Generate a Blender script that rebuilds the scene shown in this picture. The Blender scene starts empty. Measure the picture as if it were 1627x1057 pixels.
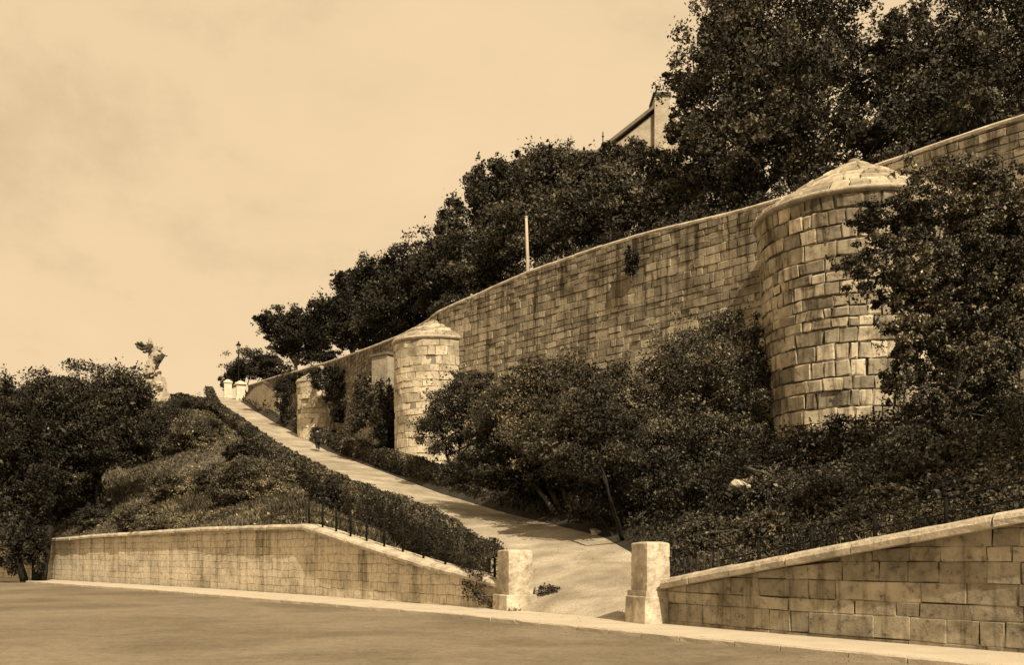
import bpy, bmesh, math, random
import numpy as np
from mathutils import Vector, Matrix
from mathutils.bvhtree import BVHTree

S = bpy.context.scene
C = S.collection
R = math.radians
F, EYE, CX, HY = 1562.0, 1.6, 813.5, 880.0       # focal length (photo pixels), eye height, horizon row

def P(x, y, z):                                   # a sight line of the photo followed to depth z
    return Vector(((x - CX) / F * z, z, EYE + (HY - y) / F * z))

# ------------------------------------------------------------------ materials
def mat(name):
    m = bpy.data.materials.new(name); m.use_nodes = True
    nt = m.node_tree; b = nt.nodes['Principled BSDF']
    return m, nt, b
def N(nt, t, **kw):
    n = nt.nodes.new(t)
    for k, v in kw.items():
        if k in n.inputs: n.inputs[k].default_value = v
        else: setattr(n, k, v)
    return n
def ramp(nt, fac, stops):
    r = nt.nodes.new('ShaderNodeValToRGB')
    e = r.color_ramp.elements
    while len(e) < len(stops): e.new(0.5)
    for i, (p, c) in enumerate(stops):
        e[i].position = p; e[i].color = (*c, 1) if len(c) == 3 else c
    nt.links.new(fac, r.inputs[0]); return r
def mixc(nt, kind, fac, a, b):
    m = nt.nodes.new('ShaderNodeMix'); m.data_type = 'RGBA'; m.blend_type = kind
    if isinstance(fac, float): m.inputs[0].default_value = fac
    else: nt.links.new(fac, m.inputs[0])
    for i, v in ((6, a), (7, b)):
        if isinstance(v, tuple): m.inputs[i].default_value = (*v, 1)
        else: nt.links.new(v, m.inputs[i])
    return m.outputs[2]
def grey(v, w=1.0):                               # the print's own warm grey at value v
    return (v, v * 0.89, v * 0.715)

def leaf_mat(name, lo, hi, rough=0.45, tint=(1, .92, .68)):
    m, nt, b = mat(name)
    g = N(nt, 'ShaderNodeNewGeometry')
    r = ramp(nt, g.outputs['Random Per Island'], [(0, tuple(lo * t for t in tint)), (.45, tuple((lo * 1.8) * t for t in tint)), (.8, tuple((lo + (hi - lo) * .4) * t for t in tint)), (1, tuple(hi * t for t in tint))])
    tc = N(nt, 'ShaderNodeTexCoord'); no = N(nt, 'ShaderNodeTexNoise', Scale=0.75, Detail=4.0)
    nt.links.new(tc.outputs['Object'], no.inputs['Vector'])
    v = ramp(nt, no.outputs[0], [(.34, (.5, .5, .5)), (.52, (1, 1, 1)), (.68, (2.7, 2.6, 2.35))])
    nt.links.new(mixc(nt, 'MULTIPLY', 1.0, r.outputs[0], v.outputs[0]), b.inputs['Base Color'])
    b.inputs['Roughness'].default_value = rough
    b.inputs['Specular IOR Level'].default_value = 0.16
    return m

def stone_mat(name, row, width, base, dark, mortar, mort=.018, stain=1.0, streaks=0.0, wob=.05, bump=.5, top_dirt=None, cover=.6):
    m, nt, b = mat(name); L = nt.links.new
    tc = N(nt, 'ShaderNodeTexCoord')
    n0 = N(nt, 'ShaderNodeTexNoise', Scale=1.3, Detail=2.0); L(tc.outputs['UV'], n0.inputs['Vector'])
    sub = N(nt, 'ShaderNodeVectorMath', operation='SUBTRACT'); L(n0.outputs['Color'], sub.inputs[0]); sub.inputs[1].default_value = (.5, .5, .5)
    sc = N(nt, 'ShaderNodeVectorMath', operation='SCALE'); L(sub.outputs[0], sc.inputs[0]); sc.inputs['Scale'].default_value = wob * 4
    ad = N(nt, 'ShaderNodeVectorMath', operation='ADD'); L(tc.outputs['UV'], ad.inputs[0]); L(sc.outputs[0], ad.inputs[1])
    br = nt.nodes.new('ShaderNodeTexBrick'); L(ad.outputs[0], br.inputs['Vector'])
    br.inputs['Scale'].default_value = 1; br.inputs['Row Height'].default_value = row; br.inputs['Brick Width'].default_value = width
    br.inputs['Mortar Size'].default_value = mort; br.inputs['Mortar Smooth'].default_value = .35
    br.inputs['Color1'].default_value = (*grey(base), 1); br.inputs['Color2'].default_value = (*grey(dark), 1); br.inputs['Mortar'].default_value = (*grey(mortar), 1)
    br.offset = .43; br.squash = .72; br.squash_frequency = 3
    # the joints open and close along their length
    nj = N(nt, 'ShaderNodeTexNoise', Scale=.9, Detail=5.0, Roughness=.65); L(tc.outputs['UV'], nj.inputs['Vector'])
    jr = ramp(nt, nj.outputs[0], [(.42, (0, 0, 0)), (.62, (cover, cover, cover))])
    col = mixc(nt, 'MIX', jr.outputs[0], br.outputs['Color'], grey((base + dark) / 2))
    n1 = N(nt, 'ShaderNodeTexNoise', Scale=.45, Detail=7.0, Roughness=.68); L(tc.outputs['UV'], n1.inputs['Vector'])
    r1 = ramp(nt, n1.outputs[0], [(.3, (.45, .43, .38)), (.5, (.92, .92, .9)), (.7, (1.12, 1.1, 1.05))])
    col = mixc(nt, 'MULTIPLY', stain, col, r1.outputs[0])
    n2 = N(nt, 'ShaderNodeTexNoise', Scale=5.5, Detail=6.0, Roughness=.75); L(tc.outputs['UV'], n2.inputs['Vector'])
    r2 = ramp(nt, n2.outputs[0], [(.33, (.35, .33, .3)), (.47, (.95, .95, .95)), (.75, (1.15, 1.13, 1.1))])
    col = mixc(nt, 'MULTIPLY', .8, col, r2.outputs[0])
    mp = N(nt, 'ShaderNodeMapping'); mp.inputs['Scale'].default_value = (1.25, .13, 1); L(tc.outputs['UV'], mp.inputs['Vector'])
    n3 = N(nt, 'ShaderNodeTexNoise', Scale=1.0, Detail=5.0, Roughness=.7); L(mp.outputs[0], n3.inputs['Vector'])
    r3 = ramp(nt, n3.outputs[0], [(.34, (.25, .23, .2)), (.48, (1, 1, 1))])
    col = mixc(nt, 'MULTIPLY', streaks, col, r3.outputs[0])
    if top_dirt:                                  # lichen and soot that has settled on the upper courses of the old wall
        sx = N(nt, 'ShaderNodeSeparateXYZ'); L(tc.outputs['UV'], sx.inputs[0])
        mr = N(nt, 'ShaderNodeMapRange'); L(sx.outputs[1], mr.inputs[0])
        mr.inputs[1].default_value, mr.inputs[2].default_value = top_dirt
        mu = N(nt, 'ShaderNodeMath', operation='MULTIPLY'); L(mr.outputs[0], mu.inputs[0])
        r4 = ramp(nt, n1.outputs[0], [(.35, (1, 1, 1)), (.65, (.3, .3, .3))]); L(r4.outputs[0], mu.inputs[1])
        col = mixc(nt, 'MIX', mu.outputs[0], col, grey(dark * .5))
    L(col, b.inputs['Base Color']); b.inputs['Roughness'].default_value = .9; b.inputs['Specular IOR Level'].default_value = .15
    inv = N(nt, 'ShaderNodeMath', operation='MULTIPLY_ADD'); L(br.outputs['Fac'], inv.inputs[0]); inv.inputs[1].default_value = -1; L(n2.outputs[0], inv.inputs[2])
    bp = N(nt, 'ShaderNodeBump', Strength=bump, Distance=.06); L(inv.outputs[0], bp.inputs['Height']); L(bp.outputs[0], b.inputs['Normal'])
    return m

def block_mat(name, stops, streaks=.5, top_dirt=None, fine=7.0, blotch=.5):
    """cut stone: every block has its own tone (its mesh island), weathered by noise, with rain streaks down the face"""
    m, nt, b = mat(name); L = nt.links.new
    tc = N(nt, 'ShaderNodeTexCoord'); g = N(nt, 'ShaderNodeNewGeometry')
    col = ramp(nt, g.outputs['Random Per Island'], [(p, grey(v)) for p, v in stops]).outputs[0]
    n1 = N(nt, 'ShaderNodeTexNoise', Scale=blotch, Detail=7.0, Roughness=.68); L(tc.outputs['UV'], n1.inputs['Vector'])
    r1 = ramp(nt, n1.outputs[0], [(.32, (.42, .40, .36)), (.5, (.9, .9, .88)), (.68, (1.15, 1.14, 1.1))]); col = mixc(nt, 'MULTIPLY', 1.0, col, r1.outputs[0])
    n2 = N(nt, 'ShaderNodeTexNoise', Scale=fine, Detail=6.0, Roughness=.78); L(tc.outputs['UV'], n2.inputs['Vector'])
    r2 = ramp(nt, n2.outputs[0], [(.34, (.22, .20, .17)), (.46, (.9, .9, .88)), (.72, (1.22, 1.2, 1.15))]); col = mixc(nt, 'MULTIPLY', .85, col, r2.outputs[0])
    mp = N(nt, 'ShaderNodeMapping'); mp.inputs['Scale'].default_value = (2.2, .14, 1); L(tc.outputs['UV'], mp.inputs['Vector'])
    n3 = N(nt, 'ShaderNodeTexNoise', Scale=1.0, Detail=5.0, Roughness=.7); L(mp.outputs[0], n3.inputs['Vector'])
    r3 = ramp(nt, n3.outputs[0], [(.36, (.22, .2, .17)), (.5, (1, 1, 1))]); col = mixc(nt, 'MULTIPLY', streaks, col, r3.outputs[0])
    if top_dirt:                                  # lichen and soot settled on the upper courses of the old wall
        sx = N(nt, 'ShaderNodeSeparateXYZ'); L(tc.outputs['UV'], sx.inputs[0])
        mr = N(nt, 'ShaderNodeMapRange'); L(sx.outputs[1], mr.inputs[0]); mr.inputs[1].default_value, mr.inputs[2].default_value = top_dirt
        mu = N(nt, 'ShaderNodeMath', operation='MULTIPLY'); L(mr.outputs[0], mu.inputs[0])
        r4 = ramp(nt, n3.outputs[0], [(.35, (1, 1, 1)), (.62, (.35, .35, .35))]); L(r4.outputs[0], mu.inputs[1])
        col = mixc(nt, 'MIX', mu.outputs[0], col, mixc(nt, 'MULTIPLY', 1.0, col, (.36, .34, .31)))
    L(col, b.inputs['Base Color']); b.inputs['Roughness'].default_value = .92; b.inputs['Specular IOR Level'].default_value = .12
    bp = N(nt, 'ShaderNodeBump', Strength=.7, Distance=.04); L(n2.outputs[0], bp.inputs['Height']); L(bp.outputs[0], b.inputs['Normal'])
    return m

def rough_mat(name, lo, hi, scale=1.5, fine=25.0, bump=.3, dist=.03, rough=.92, coord='Object', big=None, warm=1.0):
    m, nt, b = mat(name); L = nt.links.new; grey = lambda v: (v, v * .89 * (.6 + .4 * warm), v * .715 * warm)
    tc = N(nt, 'ShaderNodeTexCoord')
    n1 = N(nt, 'ShaderNodeTexNoise', Scale=scale, Detail=8.0, Roughness=.65); L(tc.outputs[coord], n1.inputs['Vector'])
    r1 = ramp(nt, n1.outputs[0], [(.3, grey(lo)), (.7, grey(hi))])
    n2 = N(nt, 'ShaderNodeTexNoise', Scale=fine, Detail=4.0, Roughness=.7); L(tc.outputs[coord], n2.inputs['Vector'])
    r2 = ramp(nt, n2.outputs[0], [(.3, (.6, .59, .57)), (.5, (1, 1, 1)), (.75, (1.2, 1.19, 1.15))])
    col = mixc(nt, 'MULTIPLY', .8, r1.outputs[0], r2.outputs[0])
    if big:
        n3 = N(nt, 'ShaderNodeTexNoise', Scale=big, Detail=4.0, Roughness=.6, Distortion=.6); L(tc.outputs[coord], n3.inputs['Vector'])
        r3 = ramp(nt, n3.outputs[0], [(.35, (.72, .71, .68)), (.6, (1.08, 1.08, 1.08))])
        col = mixc(nt, 'MULTIPLY', 1.0, col, r3.outputs[0])
    L(col, b.inputs['Base Color']); b.inputs['Roughness'].default_value = rough; b.inputs['Specular IOR Level'].default_value = .15
    ad = N(nt, 'ShaderNodeMath', operation='ADD'); L(n1.outputs[0], ad.inputs[0]); L(n2.outputs[0], ad.inputs[1])
    bp = N(nt, 'ShaderNodeBump', Strength=bump, Distance=dist); L(ad.outputs[0], bp.inputs['Height']); L(bp.outputs[0], b.inputs['Normal'])
    return m

M = dict(
    rampart_block=block_mat('rampart_block', [(0, .27), (.5, .39), (1, .56)], .7, (10.5, 16.2)), turret_block=block_mat('turret_block', [(0, .28), (.5, .50), (1, .74)], .9, (4.5, 9.5), 4.0, .7),
    small_block=block_mat('pale_turret_block', [(0, .46), (.5, .62), (1, .72)], .3, None, 6.0), wall_block=block_mat('retaining_block', [(0, .24), (.5, .32), (1, .42)], .65, None, 4.5, .9),
    roof_block=block_mat('roof_block', [(0, .26), (.5, .42), (1, .58)], .2, None, 5.0), mortar=rough_mat('mortar', .05, .12, 2, 15, .5, .02), mortar_pale=rough_mat('pale_mortar', .16, .3, 2, 15, .5, .02),
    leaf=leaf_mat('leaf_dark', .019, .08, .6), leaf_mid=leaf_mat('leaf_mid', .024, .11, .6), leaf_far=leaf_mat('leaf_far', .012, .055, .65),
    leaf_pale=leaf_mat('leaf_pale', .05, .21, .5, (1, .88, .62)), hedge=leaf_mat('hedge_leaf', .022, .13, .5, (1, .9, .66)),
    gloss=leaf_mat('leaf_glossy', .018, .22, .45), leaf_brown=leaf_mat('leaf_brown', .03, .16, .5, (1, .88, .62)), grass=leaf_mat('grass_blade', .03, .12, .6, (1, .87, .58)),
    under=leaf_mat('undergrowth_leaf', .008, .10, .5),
    rampart=stone_mat('rampart_stone', .46, .95, .40, .27, .09, .022, 1.0, .75, .05, .6, (13.2, 16.8), .8),
    turret=stone_mat('turret_stone', .56, .92, .52, .36, .06, .03, .8, .5, .07, .9, None, .35),
    turret_small=stone_mat('turret_small_stone', .42, .8, .62, .48, .16, .016, .6, .35, .05, .5, None, .6),
    lowwall=stone_mat('retaining_stone', .40, 1.15, .50, .38, .06, .014, .7, .55, .03, .5, None, .75),
    lowwall_old=stone_mat('old_retaining_stone', .31, .5, .70, .56, .20, .013, 1.0, .75, .05, .7, None, .85),
    coping=rough_mat('coping_stone', .26, .60, 1.8, 9, .8, .04), pale=rough_mat('pale_stone', .48, .75, 2.0, 14, .5, .03),
    pillar_dim=rough_mat('dim_stone', .22, .42, 1.3, 6, .6, .05), pillar=rough_mat('pillar_stone', .24, .70, 1.5, 8, .9, .05, .92, 'Object', 2.2), roof_stone=rough_mat('roof_stone', .28, .62, .9, 9, .8, .05),
    street=rough_mat('street_surface', .16, .22, 3.0, 13, .9, .03, .95, 'Object', .22, .86),
    pavement=rough_mat('pavement_surface', .38, .50, .9, 30, .3, .01, .95), ramp=rough_mat('ramp_gravel', .25, .43, .9, 14, .8, .04, .95, 'Object', .45),
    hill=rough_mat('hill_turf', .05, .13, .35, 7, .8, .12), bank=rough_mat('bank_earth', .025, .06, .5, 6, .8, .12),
    bark_dark=rough_mat('dark_bark', .008, .028, 2.5, 12, .9, .05), bark=rough_mat('bark', .05, .14, 2.5, 12, .9, .05), bark_pale=rough_mat('bark_pale', .16, .34, 2.0, 12, .7, .04), iron=rough_mat('iron', .006, .014, 4, 30, .2, .005, .9), pole=rough_mat('pole_wood', .35, .5, 3, 20, .3, .01),
    plaster=rough_mat('plaster', .26, .46, .9, 6, .3, .02), slate=rough_mat('slate', .10, .2, 1.2, 12, .5, .03), brick=rough_mat('chimney_brick', .06, .11, 2, 10, .4, .02),
    cloth=rough_mat('dark_cloth', .015, .03, 6, 40, .3, .01), skin=rough_mat('skin', .34, .4, 8, 40, .1, .002, .6), hair=rough_mat('hair', .02, .03, 20, 60, .3, .004),
    glass=rough_mat('lantern_glass', .3, .4, 3, 10, 0.0, .001, .2), rock=rough_mat('rock', .45, .7, 1.6, 8, .9, .08), statue=rough_mat('statue_stone', .26, .54, 1.6, 5, .9, .12),
    statue_dark=rough_mat('statue_shadow', .03, .10, 1.5, 6, .8, .1), wood=rough_mat('paling_wood', .03, .07, 4, 20, .4, .01),  # statue_dark: darker copy of the statue stone, shade of the folds painted in
)

# ------------------------------------------------------------------ mesh helpers
def link(o, parent=None):
    C.objects.link(o)
    if parent is not None: o.parent = parent
    return o
def tag(o, label=None, cat=None, group=None, kind=None):
    for k, v in (('label', label), ('category', cat), ('group', group), ('kind', kind)):
        if v: o[k] = v
    return o
def empty(name, loc=(0, 0, 0), rz=0.0):
    o = bpy.data.objects.new(name, None); o.location = loc; o.rotation_euler = (0, 0, rz); o.empty_display_size = .3
    return link(o)

class MB:
    def __init__(s): s.v, s.f, s.uv, s.mi, s.sm = [], [], [], [], []
    def add(s, vs, fs, uvs=None, mi=0, smooth=False):
        k = len(s.v); s.v += [tuple(v) for v in vs]
        for i, f in enumerate(fs):
            s.f.append([a + k for a in f]); s.mi.append(mi); s.sm.append(smooth)
            s.uv.append(uvs[i] if uvs else None)
    def box(s, c, d, rz=0, top=1.0, mi=0, sub=False, mat4=None):
        x, y, z = (q / 2 for q in d); cs, sn = math.cos(rz), math.sin(rz); vs = []
        for dz, k in ((-z, 1), (z, top)):
            for dx, dy in ((-x, -y), (x, -y), (x, y), (-x, y)):
                a, b = dx * k, dy * k
                q = Vector((a * cs - b * sn, a * sn + b * cs, dz))
                if mat4: q = mat4 @ q
                vs.append(q + Vector(c))
        s.add(vs, [(3, 2, 1, 0), (4, 5, 6, 7), (0, 1, 5, 4), (1, 2, 6, 5), (2, 3, 7, 6), (3, 0, 4, 7)], None, mi)
    def tube(s, pts, rad, n=8, mi=0, smooth=True):
        pts = [Vector(p) for p in pts]; vs, fs = [], []
        if not hasattr(rad, '__len__'): rad = [rad] * len(pts)
        for i, p in enumerate(pts):
            d = (pts[min(i + 1, len(pts) - 1)] - pts[max(i - 1, 0)]).normalized()
            a = d.cross(Vector((0, 0, 1)) if abs(d.z) < .9 else Vector((1, 0, 0))).normalized(); b = d.cross(a)
            for k in range(n):
                t = 2 * math.pi * k / n; vs.append(p + (a * math.cos(t) + b * math.sin(t)) * rad[i])
        for i in range(len(pts) - 1):
            for k in range(n):
                k2 = (k + 1) % n; fs.append((i * n + k, i * n + k2, i * n + n + k2, i * n + n + k))
        fs.append(tuple(range(n))[::-1]); fs.append(tuple(range((len(pts) - 1) * n, len(pts) * n)))
        s.add(vs, fs, None, mi, smooth)
    def lathe(s, prof, c, n=20, mi=0, smooth=True, sx=1, sy=1):
        vs, fs = [], []
        for r, z in prof:
            for k in range(n):
                t = 2 * math.pi * k / n; vs.append((c[0] + r * math.cos(t) * sx, c[1] + r * math.sin(t) * sy, c[2] + z))
        for i in range(len(prof) - 1):
            for k in range(n):
                k2 = (k + 1) % n; fs.append((i * n + k, i * n + k2, i * n + n + k2, i * n + n + k))
        fs.append(tuple(range(n))[::-1]); fs.append(tuple(range((len(prof) - 1) * n, len(prof) * n)))
        s.add(vs, fs, None, mi, smooth)
    def build(s, name, m, parent=None, origin=None):
        me = bpy.data.meshes.new(name)
        o3 = Vector(origin) if origin is not None else Vector()
        me.from_pydata([tuple(Vector(v) - o3) for v in s.v], [], s.f)
        for q in (m if isinstance(m, (list, tuple)) else [m]): me.materials.append(q)
        me.polygons.foreach_set('material_index', s.mi); me.polygons.foreach_set('use_smooth', s.sm)
        if any(u for u in s.uv):
            l = me.uv_layers.new(name='UVMap').data; k = 0
            for u, f in zip(s.uv, s.f):
                for j in range(len(f)):
                    if u: l[k].uv = u[j]
                    k += 1
        me.update()
        o = bpy.data.objects.new(name, me)
        if origin is not None: o.location = o3
        return link(o, parent)

def rounded(o, w, seg=2):
    b = o.modifiers.new('bevel', 'BEVEL'); b.width = w; b.segments = seg; b.limit_method = 'ANGLE'; b.angle_limit = R(35)
    return o

def catmull(pts, step):
    pts = [Vector(p) for p in pts]; out = []
    for i in range(len(pts) - 1):
        p0, p1, p2, p3 = pts[max(i - 1, 0)], pts[i], pts[i + 1], pts[min(i + 2, len(pts) - 1)]
        if i == 0: p0 = p1 * 2 - p2
        if i == len(pts) - 2: p3 = p2 * 2 - p1
        n = max(1, int(round((p2 - p1).length / step)))
        t0, t1 = 0.0, max((p1 - p0).length ** .5, 1e-3); t2 = t1 + (p2 - p1).length ** .5; t3 = t2 + max((p3 - p2).length ** .5, 1e-3)
        for k in range(n):
            t = t1 + (t2 - t1) * k / n
            a1 = p0 * ((t1 - t) / (t1 - t0)) + p1 * ((t - t0) / (t1 - t0)); a2 = p1 * ((t2 - t) / (t2 - t1)) + p2 * ((t - t1) / (t2 - t1)); a3 = p2 * ((t3 - t) / (t3 - t2)) + p3 * ((t - t2) / (t3 - t2))
            b1 = a1 * ((t2 - t) / (t2 - t0)) + a2 * ((t - t0) / (t2 - t0)); b2 = a2 * ((t3 - t) / (t3 - t1)) + a3 * ((t - t1) / (t3 - t1))
            out.append(b1 * ((t2 - t) / (t2 - t1)) + b2 * ((t - t1) / (t2 - t1)))
    out.append(pts[-1]); return out
def linear(pts, step):
    pts = [Vector(p) for p in pts]; out = []
    for a, b in zip(pts, pts[1:]):
        n = max(1, int(round((b - a).length / step))); out += [a.lerp(b, k / n) for k in range(n)]
    return out + [pts[-1]]
def perp(path, i):                                 # horizontal, to the right of the walking direction
    d = path[min(i + 1, len(path) - 1)] - path[max(i - 1, 0)]; d.z = 0; d.normalize()
    return Vector((d.y, -d.x, 0))
def sweep(mb, path, prof, mi=0, smooth=False, wob=0.0, rnd=None):
    n = len(prof); vs, fs, uv = [], [], []; s = 0
    for i, p in enumerate(path):
        w = perp(path, i)
        for a, h in prof:
            j = Vector((0, 0, 0))
            if wob: j = Vector((rnd.uniform(-wob, wob), rnd.uniform(-wob, wob), rnd.uniform(-wob, wob)))
            vs.append(p + w * a + Vector((0, 0, h)) + j)
    for i in range(len(path) - 1):
        l = (path[i + 1] - path[i]).length
        for k in range(n):
            k2 = (k + 1) % n; fs.append((i * n + k, i * n + k2, i * n + n + k2, i * n + n + k))
            uv.append([(s, k * .2), (s, k * .2 + .2), (s + l, k * .2 + .2), (s + l, k * .2)])
        s += l
    fs.append(tuple(range(n))[::-1]); uv.append([(0, 0)] * n); fs.append(tuple(range((len(path) - 1) * n, len(path) * n))); uv.append([(0, 0)] * n)
    mb.add(vs, fs, uv, mi, smooth)

def cut_coping(mb, path, prof, seg, rnd, gap=.012, wob=.012, mi=0):
    """a coping laid in separate stones"""
    d, cur = 0.0, [path[0]]; goal = seg * rnd.uniform(.75, 1.25); runs = []
    for a, b in zip(path, path[1:]):
        d += (b - a).length; cur.append(b)
        if d >= goal: runs.append(cur); cur = [b]; d = 0; goal = seg * rnd.uniform(.75, 1.25)
    if len(cur) > 1: runs.append(cur)
    for r in runs:
        r = [p.copy() for p in r]; r[0] += (r[1] - r[0]).normalized() * gap; r[-1] -= (r[-1] - r[-2]).normalized() * gap; k = Vector((0, 0, rnd.uniform(-wob, wob))); w = perp(r, 0) * rnd.uniform(-wob, wob) * 1.5
        sweep(mb, [p + k + w for p in r], prof, mi, False, .007, rnd)

def wall_mesh(mb, top, base_h, thick, rows=10, rough=.02, seed=1):
    """front face is on `top` line (x, y, top height); base_h(i) gives the foot; the body lies to the right of the walking direction"""
    rnd = random.Random(seed); n = len(top); vs, fs, uv = [], [], []; s = [0.0]
    for i in range(1, n): s.append(s[-1] + math.hypot(top[i].x - top[i - 1].x, top[i].y - top[i - 1].y))
    for i, p in enumerate(top):
        w = perp(top, i); b = base_h(i)
        for k in range(rows + 1):
            h = b + (p.z - b) * k / rows
            vs.append(Vector((p.x, p.y, h)) + w * (rnd.uniform(-rough, rough) if 0 < k < rows else 0))
        vs.append(Vector((p.x, p.y, p.z)) + w * thick); vs.append(Vector((p.x, p.y, b)) + w * thick)
    q = rows + 3
    for i in range(n - 1):
        for k in range(rows + 2):
            a, b2, c, d = i * q + k, (i + 1) * q + k, (i + 1) * q + k + 1, i * q + k + 1
            fs.append((a, b2, c, d))
            uv.append([(s[i], vs[a].z), (s[i + 1], vs[b2].z), (s[i + 1], vs[c].z + (thick if k == rows else 0)), (s[i], vs[d].z + (thick if k == rows else 0))])
    for i in (0, n - 1):
        fs.append(tuple(i * q + k for k in range(q))); uv.append([(0 if k <= rows else thick, vs[i * q + k].z) for k in range(q)])
    mb.add(vs, fs, uv)

def blocks(mb, pos, length, top, bot, row, width, seed, joint=.014, rim=.05, depth=.05, prot=.045, v0=0.0, v1=10.0, mi=0, jit=.02, closed=False):
    """courses of separate cut blocks on a surface: pos(t, v, out) -> point for t in 0..1 along, height v, out metres proud of the face"""
    rnd = random.Random(seed); v = v0; ci = 0
    while v < v1:
        h = row * rnd.choice((.78, .9, 1, 1.1, 1.25)); L = length(v + h / 2); n = max(3, int(L / width)); ws = [rnd.choice((.5, .75, .9, 1.0, 1.15, 1.6)) * rnd.uniform(.85, 1.15) for _ in range(n)]; tot = sum(ws); u = 0; st = rnd.random() * .9 / n if closed else 0
        for w in ws:
            a, b = u / tot + st, (u + w) / tot + st; u += w; mid = (a + b) / 2
            ta, tb = min(v + h, top(a)), min(v + h, top(b))
            if max(ta, tb) < v + .06 or v + h < bot(mid): continue
            ta, tb = max(ta, v + .02), max(tb, v + .02); ga = joint / L; ea = min(rim / L, (b - a) * .3); p = prot * rnd.uniform(-.3, 1); vs, uv = [], []
            us = [a + ga, a + ga + ea, b - ga - ea, b - ga]
            for i, t in enumerate(us):
                tt = ta + (tb - ta) * (t - a) / (b - a); hh = tt - v; e = min(rim, hh * .28)
                for j, q in enumerate((v + joint, v + joint + e, tt - joint - e, tt - joint)):
                    edge = i in (0, 3) or j in (0, 3); jt = t + rnd.uniform(-jit, jit) / L; jq = q + rnd.uniform(-jit, jit) * .8 if hh > .15 else q
                    vs.append(pos(jt, jq, -depth if edge else p + rnd.uniform(-.012, .012))); uv.append((t * L, q))
            fs = [(i * 4 + j, i * 4 + 4 + j, i * 4 + 5 + j, i * 4 + 1 + j) for i in range(3) for j in range(3)]
            mb.add(vs, fs, [[uv[k] for k in f] for f in fs], mi)
        v += h; ci += 1
def path_pos(line):
    """pos() for a wall face that follows a polyline; outward is to the left of the walking direction"""
    cum = [0.0]
    for a, b in zip(line, line[1:]): cum.append(cum[-1] + math.hypot(b.x - a.x, b.y - a.y))
    T = cum[-1]; pr = [perp(line, i) for i in range(len(line))]
    import bisect
    def loc(t):
        d = min(max(t, 0), 1) * T; i = min(max(bisect.bisect_right(cum, d) - 1, 0), len(line) - 2); return i, (d - cum[i]) / (cum[i + 1] - cum[i])
    def pos(t, v, out):
        i, f = loc(t); q = line[i].lerp(line[i + 1], f); w = pr[i].lerp(pr[i + 1], f); return Vector((q.x, q.y, v)) - w * out
    def top(t): i, f = loc(t); return line[i].z + (line[i + 1].z - line[i].z) * f
    return pos, top, T

terrain_v, terrain_f = [], []
def loft(name, A, B, nu, nv, m, bump=0.0, convex=0.0, seed=0, keep=True, mi_uv=True):
    """a sheet between two polylines with the same number of points"""
    def samp(L, t):
        x = t * (len(L) - 1); i = min(int(x), len(L) - 2); return L[i].lerp(L[i + 1], x - i)
    A = [Vector(a) for a in A]; B = [Vector(b) for b in B]; rnd = random.Random(seed); vs = []
    ph = [(rnd.uniform(.15, .6), rnd.uniform(.15, .6), rnd.uniform(0, 6)) for _ in range(5)]
    for i in range(nu + 1):
        a, b = samp(A, i / nu), samp(B, i / nu); ln = (b - a).length
        for j in range(nv + 1):
            t = j / nv; p = a.lerp(b, t); e = 4 * t * (1 - t)
            p.z += e * convex * ln + bump * min(1, e * 1.5) * sum(math.sin(p.x * k + p.y * l + c) for k, l, c in ph) * .4
            vs.append(p)
    fs = []
    for i in range(nu):
        for j in range(nv):
            a = i * (nv + 1) + j; fs.append((a, a + nv + 1, a + nv + 2, a + 1))
    mb = MB(); mb.add(vs, fs, None, 0, True)
    o = mb.build(name, m)
    # every sheet's faces look up
    me = o.data
    if sum(p.normal.z for p in me.polygons) < 0: me.flip_normals()
    if keep:
        k = len(terrain_v); terrain_v.extend(vs); terrain_f.extend([tuple(q + k for q in f) for f in fs])
    return o, np.array([tuple(v) for v in vs]).reshape(nu + 1, nv + 1, 3)

# ------------------------------------------------------------------ the lie of the land
zl = lambda x: 47.57 / ((x - CX) / F + .87)        # depth of the straight rampart front seen in column x
RE = [(3.0, 22.9, -.06), (3.9, 32, 1.62), (3.3, 36, 2.22), (-.38, 44, 3.43), (-3.6, 50, 4.64), (-7.55, 58, 6.4), (-13.9, 74, 9.3), (-22.7, 95, 14.2), (-28.6, 108, 17.5), (-34.5, 123, 21.0)]
WID = [4.9, 4.6, 4.4, 4.2, 4.2, 4.0, 3.4, 3.2, 3.1, 3.0]
RE = [Vector(p) for p in RE]; LE = []
for i, p in enumerate(RE):
    w = perp(RE, i); LE.append(p - w * WID[i])
LE[0] = Vector((.45, 27.1, -.06)); LE[1] = Vector((-1.5, 33.2, 1.35)); LE[2] = Vector((-2.7, 38.2, 2.4))
LWALL = [Vector(p) for p in ((.25, 27.75, .50), (-2.6, 31.0, 1.15), (-5.3, 34.4, 1.85), (-8.0, 38.2, 2.55), (-14.5, 46.0, 2.62), (-22, 54, 2.5), (-29.8, 62.3, 2.3), (-40, 70, 2.2), (-58, 82, 2.2), (-85, 96, 2.2))]
RWALL = [Vector(p) for p in ((3.6, 22.4, .80), (5.55, 19.3, 1.36), (8.0, 16.1, 2.03), (12.7, 10.6, 3.0), (18.5, 4.0, 3.3))]

street_o, _ = loft('street', [(-320, -80, -.1), (320, -80, -.1)], [(-320, 420, -.1), (320, 420, -.1)], 8, 8, M['street'])
tag(street_o, 'tan gravelly street along the foot of the low walls', 'street', kind='structure')
ramp_o, ramp_g = loft('path', RE, LE, 90, 10, M['ramp'], .025, 0, 4)
tag(ramp_o, 'pale sloping path climbing from the gate to the top', 'path', kind='structure')
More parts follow.
